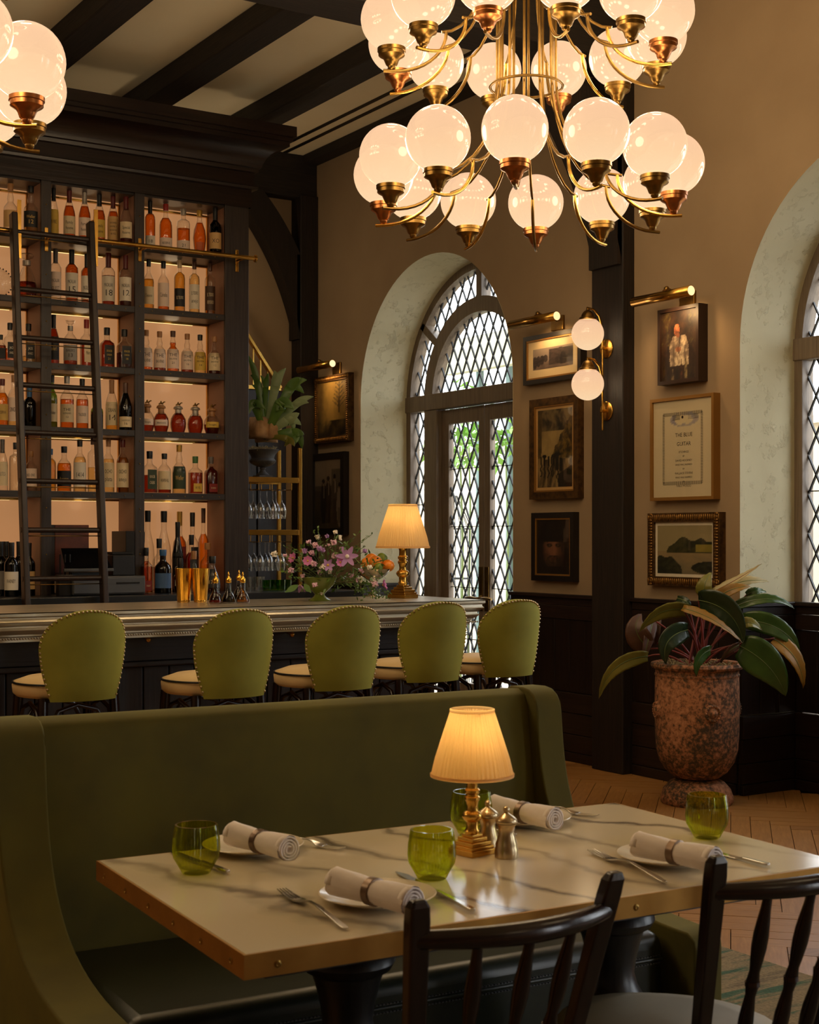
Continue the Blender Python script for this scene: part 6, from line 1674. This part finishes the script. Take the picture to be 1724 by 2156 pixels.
# back: leans a little, softly rounded top
mb = MB(); poly = [(0, .30), (-.05, .33), (-.012, .62), (.03, .915), (.045, .948), (.075, .960), (.135, .955), (.155, .93), (.155, 0), (0, 0)]
mb.prism(poly, lambda p, t: (t, NB - .02 + p[0], p[1]), UL - .01, UR_ + .01); mb.build('back', 'velvet', bq, smooth=50, bevel=.008, seg=3)
def wing(u0, u1):
    """side panel seen in profile: tall at the back, sweeping down to a low front arm"""
    def cub(t): return tuple((1 - t) ** 3 * a + 3 * t * (1 - t) ** 2 * b + 3 * t * t * (1 - t) * c + t ** 3 * d for a, b, c, d in zip((NB - .032, .905, 0), (NB - .05, .56, 0), (2.98, .46, 0), (2.56, .465, 0)))
    top = [Vector(cub(i / 26)) for i in range(27)]
    poly = [(NB + .14, 0), (NB + .14, .94), (NB + .10, .962), (NB + .04, .964), (NB + .012, .960), (NB - .010, .948), (NB - .024, .930), (NB - .032, .905)] + [(p.x, p.y) for p in top[1:]] + [(2.535, .45), (2.53, .43), (2.53, 0)]
    mb = MB(); n = len(poly); vs = [(u0, p[0], p[1]) for p in poly] + [(u1, p[0], p[1]) for p in poly]
    bot = lambda p: p
    # strips from the profile down to the floor keep every face convex
    fs = [(i, (i + 1) % n, n + (i + 1) % n, n + i) for i in range(n)]
    mb.add(vs, fs)
    for u, fl_ in ((u0, False), (u1, True)):
        vs2 = []; f2 = []
        for p in poly[1:-1]: vs2 += [(u, p[0], p[1]), (u, p[0], 0)]
        for i in range(len(poly) - 3): f2.append((2 * i, 2 * i + 1, 2 * i + 3, 2 * i + 2) if fl_ else (2 * i, 2 * i + 2, 2 * i + 3, 2 * i + 1))
        mb.add(vs2, f2)
    bm = bmesh.new(); me = bpy.data.meshes.new('wing'); me.from_pydata(mb.v, [], mb.f); bm.from_mesh(me)
    bmesh.ops.remove_doubles(bm, verts=bm.verts, dist=1e-5); bmesh.ops.recalc_face_normals(bm, faces=bm.faces); bm.to_mesh(me); bm.free()
    me.polygons.foreach_set('use_smooth', [True] * len(me.polygons)); me.set_sharp_from_angle(angle=math.radians(55))
    o = inst(me, 'wing', 'velvet', bq)
    q = o.modifiers.new('edge', 'BEVEL'); q.width = .012; q.segments = 3; q.limit_method = 'ANGLE'; q.angle_limit = math.radians(50)
    return o
wing(UL - .115, UL - .005); wing(UR_ + .005, UR_ + .085)
st = pad('seat', 'leather_dark', (UL + .002, 2.62, .20), (UR_ - .002, NB - .03, .455), .035)
sm = MB()
for k in range(150):
    x = UL + .03 + (UR_ - UL - .06) * k / 149
    for nn, zz in ((2.617, .405), (2.617, .388)): sm.box((x, nn - .001, zz - .0012), (x + .005, nn + .004, zz + .0012))
o = sm.build('stitching', 'steel_dark', st); o['kind'] = 'stuff'
MB().tube([(UL + .02, 2.616, .397), (UR_ - .02, 2.616, .397)], .004, 6).build('seam', 'leather_dark', st, smooth=60)
pad('base', 'black', (UL, 2.64, 0), (UR_, NB, .20), .004, seg=1)
# ---- table
TZ = .75
tb_ = thing('dining_table', 'white marble dining table with brass edge band on two black turned pedestals', 'table', (0, 0, .0), FR)
TU0, TU1, TN0, TN1 = .842, 2.085, 1.995, 2.72
MB().box((TU0 + .004, TN0 + .004, TZ - .036), (TU1 - .004, TN1 - .004, TZ)).build('marble_top', 'marble', tb_, bevel=.001, seg=1)
bn = MB()
for a, b in (((TU0, TN0), (TU1, TN0 + .004)), ((TU0, TN1 - .004), (TU1, TN1)), ((TU0, TN0 + .004), (TU0 + .004, TN1 - .004)), ((TU1 - .004, TN0 + .004), (TU1, TN1 - .004))):
    bn.box((a[0], a[1], TZ - .038), (b[0], b[1], TZ - .0006))
bn = bn.build('edge_band', 'band_brass', tb_)
for k in range(6):
    for x, y, ax in ((TU0 + .055 + k * .226, TN0, 1), (TU0, TN0 + .05 + k * .125, 0)):
        m = frame_mat((x, y, TZ - .021), (1, 0, 0), (0, 0, 1), (0, -1, 0)) if ax else frame_mat((x, y, TZ - .021), (0, 1, 0), (0, 0, 1), (-1, 0, 0))
        MB().lathe([(.0058, 0), (.0058, .0006), (.003, .0018), (.002, .0008), (0, .0008)], 14, m=m).build('screw', 'screw', bn, smooth=40)
MB().box((TU0 + .06, TN0 + .06, TZ - .060), (TU1 - .06, TN1 - .06, TZ - .038)).build('sub_top', 'black', tb_)
pp = [(.055, .69), (.075, .688), (.078, .672), (.062, .655), (.060, .640), (.070, .630), (.084, .618), (.088, .600), (.080, .586), (.066, .578), (.060, .56), (.050, .52), (.046, .49), (.052, .468), (.062, .45), (.066, .440), (.062, .432),
      (.070, .42), (.086, .38), (.095, .33), (.092, .28), (.078, .23), (.062, .19), (.055, .16), (.064, .15), (.072, .14), (.066, .125), (.085, .11)]
for u in (1.20, 1.80):
    MB().lathe([(r, z) for r, z in reversed(pp)], 32, c=(u, 2.36, 0)).build('pedestal', 'black_turned', tb_, smooth=40)
    fm = MB()
    for k in range(4):
        an = PI / 4 + k * PI / 2; d = Vector((math.cos(an), math.sin(an), 0))
        fm.tube([Vector((u, 2.36, .10)) + d * .05, Vector((u, 2.36, .085)) + d * .16, Vector((u, 2.36, .045)) + d * .28, Vector((u, 2.36, .029)) + d * .31], [.04, .034, .026, .022], 8)
    fm.build('claw_foot', 'black_turned', tb_, smooth=50)

# ---- things on the table
def tp(px, py, z=TZ): return at(px, py, Z=z)
p = tp(994, 1797)
brass_lamp('small brass candlestick lamp with pleated silk shade on the marble table', (p.x, p.y, TZ), .985, FR + .78 - .55, .60)
def mill(label, px, py):
    p = tp(px, py); t = thing('pepper_mill', label, 'mill', (p.x, p.y, TZ), group='pair of pewter mills')
    MB().lathe([(0, 0), (.0225, 0), (.0228, .002), (.0228, .018), (.021, .021), (.0215, .026), (.0165, .042), (.0145, .050), (.0165, .060), (.0205, .066)], 28).build('body', 'pewter', t, smooth=40)
    MB().lathe([(.0205, .067), (.0215, .070), (.0205, .074), (.014, .080), (.006, .085), (.004, .087)], 28).build('head', 'pewter', t, smooth=40)
    MB().ball((0, 0, .0925), .0068, 12, 8).build('knob', 'pewter', t, smooth=180)
mill('pewter pepper mill standing closer to the brass lamp base', 1027, 1790)
mill('pewter pepper mill standing clear of the lamp, towards the chairs', 1066, 1805)
def ribbed_glass(label, px, py, s=1.0):
    p = tp(px, py); t = thing('tumbler', label, 'glass', (p.x, p.y, TZ), group='ribbed green tumblers')
    fn = lambda a, z: 1 + .022 * math.cos(48 * a)
    o_ = [(.024, 0), (.027, .003), (.030, .010), (.0415, .030), (.0435, .045), (.0425, .065), (.0385, .090)]
    MB().lathe([(0, 0)] + [(r * s, z * s) for r, z in o_] + [(r * s - .0028, z * s) for r, z in reversed(o_[2:])] + [(0, .009 * s)], 192, fn=fn).build('glass', 'glass_lime', t, smooth=60)
ribbed_glass('green ribbed tumbler by the bare table end and the velvet wing', 413, 1838)
ribbed_glass('green ribbed tumbler in front of the brass lamp base', 909, 1850)
ribbed_glass('green ribbed tumbler partly hidden behind the brass lamp', 992, 1757)
ribbed_glass('green ribbed tumbler beside the chair end place setting', 1488, 1764)
def plate(label, px, py):
    p = tp(px, py); t = thing('side_plate', label, 'plate', (p.x, p.y, TZ), group='side plates')
    MB().lathe([(0, 0), (.060, 0), (.062, .003), (.080, .008), (.100, .014), (.101, .0155), (.099, .0165), (.078, .011), (.060, .006), (0, .005)], 48).build('plate', 'china', t, smooth=40)
def napkin(label, pa, pb, r=.0215, lift=.019):
    a = tp(*pa, TZ + lift + r); b = tp(*pb, TZ + lift + r)
    t = thing('napkin_roll', label, 'napkin', ((a + b) / 2), group='rolled napkins'); d = (b - a); L_ = d.length; d.normalize(); s_ = d.cross(Vector((0, 0, 1))).normalized(); up = s_.cross(d)
    fm = frame_mat((0, 0, 0), s_, up, d)
    def surf(u, v):
        an = 2 * PI * u; q = v * 2 - 1
        rr = r * (1.06 + .10 * q * q - .12 * math.exp(-(q * 5) ** 2)) * (1 + .04 * math.sin(3 * an + 2 * q) + .02 * math.sin(9 * an + 7 * q))
        return fm @ Vector((rr * math.cos(an), rr * math.sin(an) * (.92 if math.sin(an) < 0 else 1.0), q * L_ / 2 + .003 * math.sin(2 * an)))
    MB().grid(surf, 36, 14).build('cloth', 'linen', t, smooth=180)
    for e in (-1, 1):                              # coiled ends
        sp = MB(); pts = []
        for i in range(60):
            an = i * .36; rr = r * (1.12 - .9 * i / 60); pts.append((rr * math.cos(an), rr * math.sin(an)))
        vs = []; fs = []
        for x, y in pts: vs += [fm @ Vector((x, y, e * (L_ / 2 - .012))), fm @ Vector((x, y, e * (L_ / 2 + .002)))]
        for i in range(59): fs.append((2 * i, 2 * i + 1, 2 * i + 3, 2 * i + 2))
        sp.add(vs, fs).build('coiled_end', 'linen', t, smooth=60, solid=.0025)
        MB().lathe([(0, 0), (r * 1.05, 0), (r * 1.05, .001), (0, .001)], 24, m=fm @ Matrix.Translation((0, 0, e * (L_ / 2 - .010)))).build('fold', 'linen', t)
    MB().lathe([(r * 1.03, -.0085), (r * 1.09, -.0075), (r * 1.07, 0), (r * 1.09, .0075), (r * 1.03, .0085)], 36, m=fm).build('napkin_ring', 'ring_metal', t, smooth=50)
def strip_tube(mb, pts, ws, th):                   # flat bar of varying width
    pts = [Vector(p) for p in pts]; vs = []; fs = []; n = len(pts)
    for i, p in enumerate(pts):
        d = (pts[min(n - 1, i + 1)] - pts[max(0, i - 1)]).normalized(); s_ = d.cross(Vector((0, 0, 1))).normalized(); u = s_.cross(d)
        for a, b in ((-1, -1), (1, -1), (1, 1), (-1, 1)): vs.append(p + s_ * ws[i] * a + u * th * b)
    for i in range(n - 1):
        for k in range(4): fs.append((4 * i + k, 4 * i + (k + 1) % 4, 4 * i + 4 + (k + 1) % 4, 4 * i + 4 + k))
    fs += [(3, 2, 1, 0), (4 * n - 4, 4 * n - 3, 4 * n - 2, 4 * n - 1)]
    mb.add(vs, fs)
def fork(label, ptip, pend):
    a, b = tp(*ptip), tp(*pend); d = b - a; L_ = .185 if d.length < .15 else d.length; d.normalize()
    t = thing('fork', label, 'fork', (a.x, a.y, TZ), math.atan2(d.y, d.x), group='forks'); k = L_ / .19
    for i in range(4):
        y = (-1.5 + i) * .0058
        mb = MB(); strip_tube(mb, [(0, y * .9, .006), (.02 * k, y, .004), (.045 * k, y, .0035), (.052 * k, y, .004)], [.0008, .0017, .0019, .002], .001); mb.build('tine', 'silver', t, bevel=.0004, seg=1)
    mb = MB(); strip_tube(mb, [(.050 * k, 0, .004), (.056 * k, 0, .0045), (.066 * k, 0, .006), (.078 * k, 0, .010), (.090 * k, 0, .013), (.11 * k, 0, .0135), (.15 * k, 0, .009), (.18 * k, 0, .005), (.19 * k, 0, .004)],
                          [.0108, .0112, .0095, .0035, .0030, .0036, .0052, .0062, .0045], .0014); mb.build('handle', 'silver', t, smooth=50, bevel=.0006, seg=2)
def knife(label, pend, ptip):
    a, b = tp(*pend), tp(*ptip); d = b - a; L_ = d.length; d.normalize()
    t = thing('knife', label, 'knife', (a.x, a.y, TZ), math.atan2(d.y, d.x), group='knives'); k = L_ / .21
    mb = MB(); strip_tube(mb, [(0, 0, .006), (.006 * k, 0, .006), (.03 * k, 0, .0055), (.085 * k, 0, .005), (.095 * k, 0, .005)], [.004, .0062, .0055, .0045, .0038], .0028); mb.build('handle', 'silver', t, smooth=50, bevel=.001, seg=2)
    mb = MB(); strip_tube(mb, [(.095 * k, 0, .004), (.11 * k, .001, .003), (.19 * k, .001, .0026), (.21 * k, .004, .0024)], [.004, .0085, .0085, .002], .0008); mb.build('blade', 'silver', t, bevel=.0004, seg=1)
plate('white side plate under the napkin behind the solitary tumbler', 533, 1790)
plate('white side plate close to the table edge between fork and knife', 795, 1897)
plate('white side plate behind the pepper mills', 1105, 1731)
plate('white side plate beside the tumbler on the chair side, far end', 1408, 1813)
napkin('rolled white napkin in a ring on the plate behind the solitary tumbler', (492, 1756), (608, 1788))
napkin('rolled white napkin in a ring on the plate in front of the lamp', (708, 1856), (870, 1900))
napkin('rolled white napkin in a ring behind the pepper mills', (1040, 1697), (1168, 1725))
napkin('rolled white napkin in a ring lying before the far end tumbler', (1345, 1778), (1505, 1812))
fork('fork with tines towards the lamp, beside the banquette side napkin', (722, 1792), (622, 1776))
fork('fork on the bare marble beside the plate in front of the lamp', (592, 1878), (728, 1960))
fork('fork lying past the napkin behind the pepper mills', (1258, 1722), (1178, 1712))
fork('fork between the pepper mills and the far end plate', (1244, 1795), (1400, 1862))
knife('dark knife half hidden behind the solitary tumbler', (480, 1842), (362, 1795))
knife('knife between the front plate and the tumbler by the lamp', (996, 1924), (838, 1838))
knife('knife behind the brass lamp beside the hidden tumbler', (1085, 1763), (948, 1728))
knife('knife handle pointing past the far end tumbler', (1618, 1827), (1500, 1795))

# ---- spindle back chairs
def make_chair(label, u0, u1, n0, zt):
    """u0,u1: tops of the back posts; back leans towards the near side"""
    cu = (u0 + u1) / 2; hw = (u1 - u0) / 2
    t = thing('spindle_chair', label, 'chair', fu(cu, n0, .006), FR, group='dark spindle back chairs')
    def post(s, z): k = zt - z; return Vector((s * (hw - .117 * k), .26 * k, z))
    def bowz(s): return 1 - s * s
    for s in (-1, 1):
        pts = [post(s, z) for z in (.40, .55, .70, zt - .035)]
        mb = MB(); ws = [.0135, .0145, .0155, .0165]; vs = []; fs = []
        pts.append(post(s, zt - .012)); pts.append(post(s, zt)); ws += [.0155, .010]
        for p_, w_ in zip(pts, ws):
            for a, b in ((-1, -1), (1, -1), (1, 1), (-1, 1)): vs.append(p_ + Vector((a * w_, b * w_ * .75, 0)))
        for i in range(len(pts) - 1):
            for k in range(4): fs.append((4 * i + k, 4 * i + (k + 1) % 4, 4 * i + 4 + (k + 1) % 4, 4 * i + 4 + k))
        n = len(pts); fs += [(3, 2, 1, 0), (4 * n - 4, 4 * n - 3, 4 * n - 2, 4 * n - 1)]
        mb.add(vs, fs).build('back_post', 'chair_wood', t, bevel=.004, seg=3)
        MB().tube([post(s, .42), Vector((s * (hw - .02), .24, .20)), Vector((s * (hw + .0), .10, 0))], [.019, .018, .015], 10).build('leg', 'chair_wood', t, smooth=50)
        MB().tube([Vector((s * .16, .50, .42)), Vector((s * .18, .52, .2)), Vector((s * .19, .54, 0))], [.019, .017, .014], 10).build('leg', 'chair_wood', t, smooth=50)
    zc = zt - .062
    def crest(q, z, sag):
        a, b = post(-1, z), post(1, z); p_ = a + (b - a) * q; s = q * 2 - 1; return p_ + Vector((0, -sag * (1 - s * s), 0))
    mb = MB(); mb.tube([crest(i / 14, zc + .0, .045) for i in range(15)], [.0140 + .003 * math.sin(PI * i / 14) for i in range(15)], 12); mb.build('crest_rail', 'chair_wood', t, smooth=60)
    MB().tube([crest(i / 14, .475, .03) for i in range(15)], .016, 12).build('lower_rail', 'chair_wood', t, smooth=60)
    for q in (.25, .5, .75):
        a, b = crest(q, zc - .012, .045), crest(q, .482, .03)
        sp = []; rs = []
        for i in range(15):
            f = i / 14; sp.append(a + (b - a) * f); r = .0075 + .0055 * math.sin(PI * min(1, max(0, (f - .0) / .5))) ** 2 * (f < .5) + .0055 * math.sin(PI * max(0, (f - .5) / .5)) ** 2 * (f >= .5)
            rs.append(r + (.004 if i == 7 else 0))
        o = MB().tube(sp, rs, 10).build('spindle', 'chair_wood', t, smooth=60)
        c = (a + b) / 2; MB().tube([c + Vector((0, 0, .004)), c - Vector((0, 0, .004))], .0125, 12).build('spindle_ring', 'chair_wood', o, smooth=40)
    sf_ = MB().lathe([(0, .415), (.205, .415), (.215, .425), (.218, .440), (.208, .458), (.15, .470), (0, .474)], 36, c=(0, .34, 0), fn=lambda a, z: 1 + .06 * math.cos(2 * a) ** 2 * abs(math.sin(a)))
    sf_.build('seat_pad', 'seat_pad', t, smooth=50)
    MB().lathe([(0, .385), (.19, .385), (.20, .395), (.20, .414), (0, .414)], 36, c=(0, .34, 0)).build('seat_frame', 'chair_wood', t, smooth=40)
    return t
make_chair('dark spindle back chair facing the lamp across the marble table', 1.002, 1.345, 1.755, .86)
make_chair('dark spindle back chair facing the far end place setting', 1.548, 1.905, 1.757, .862)
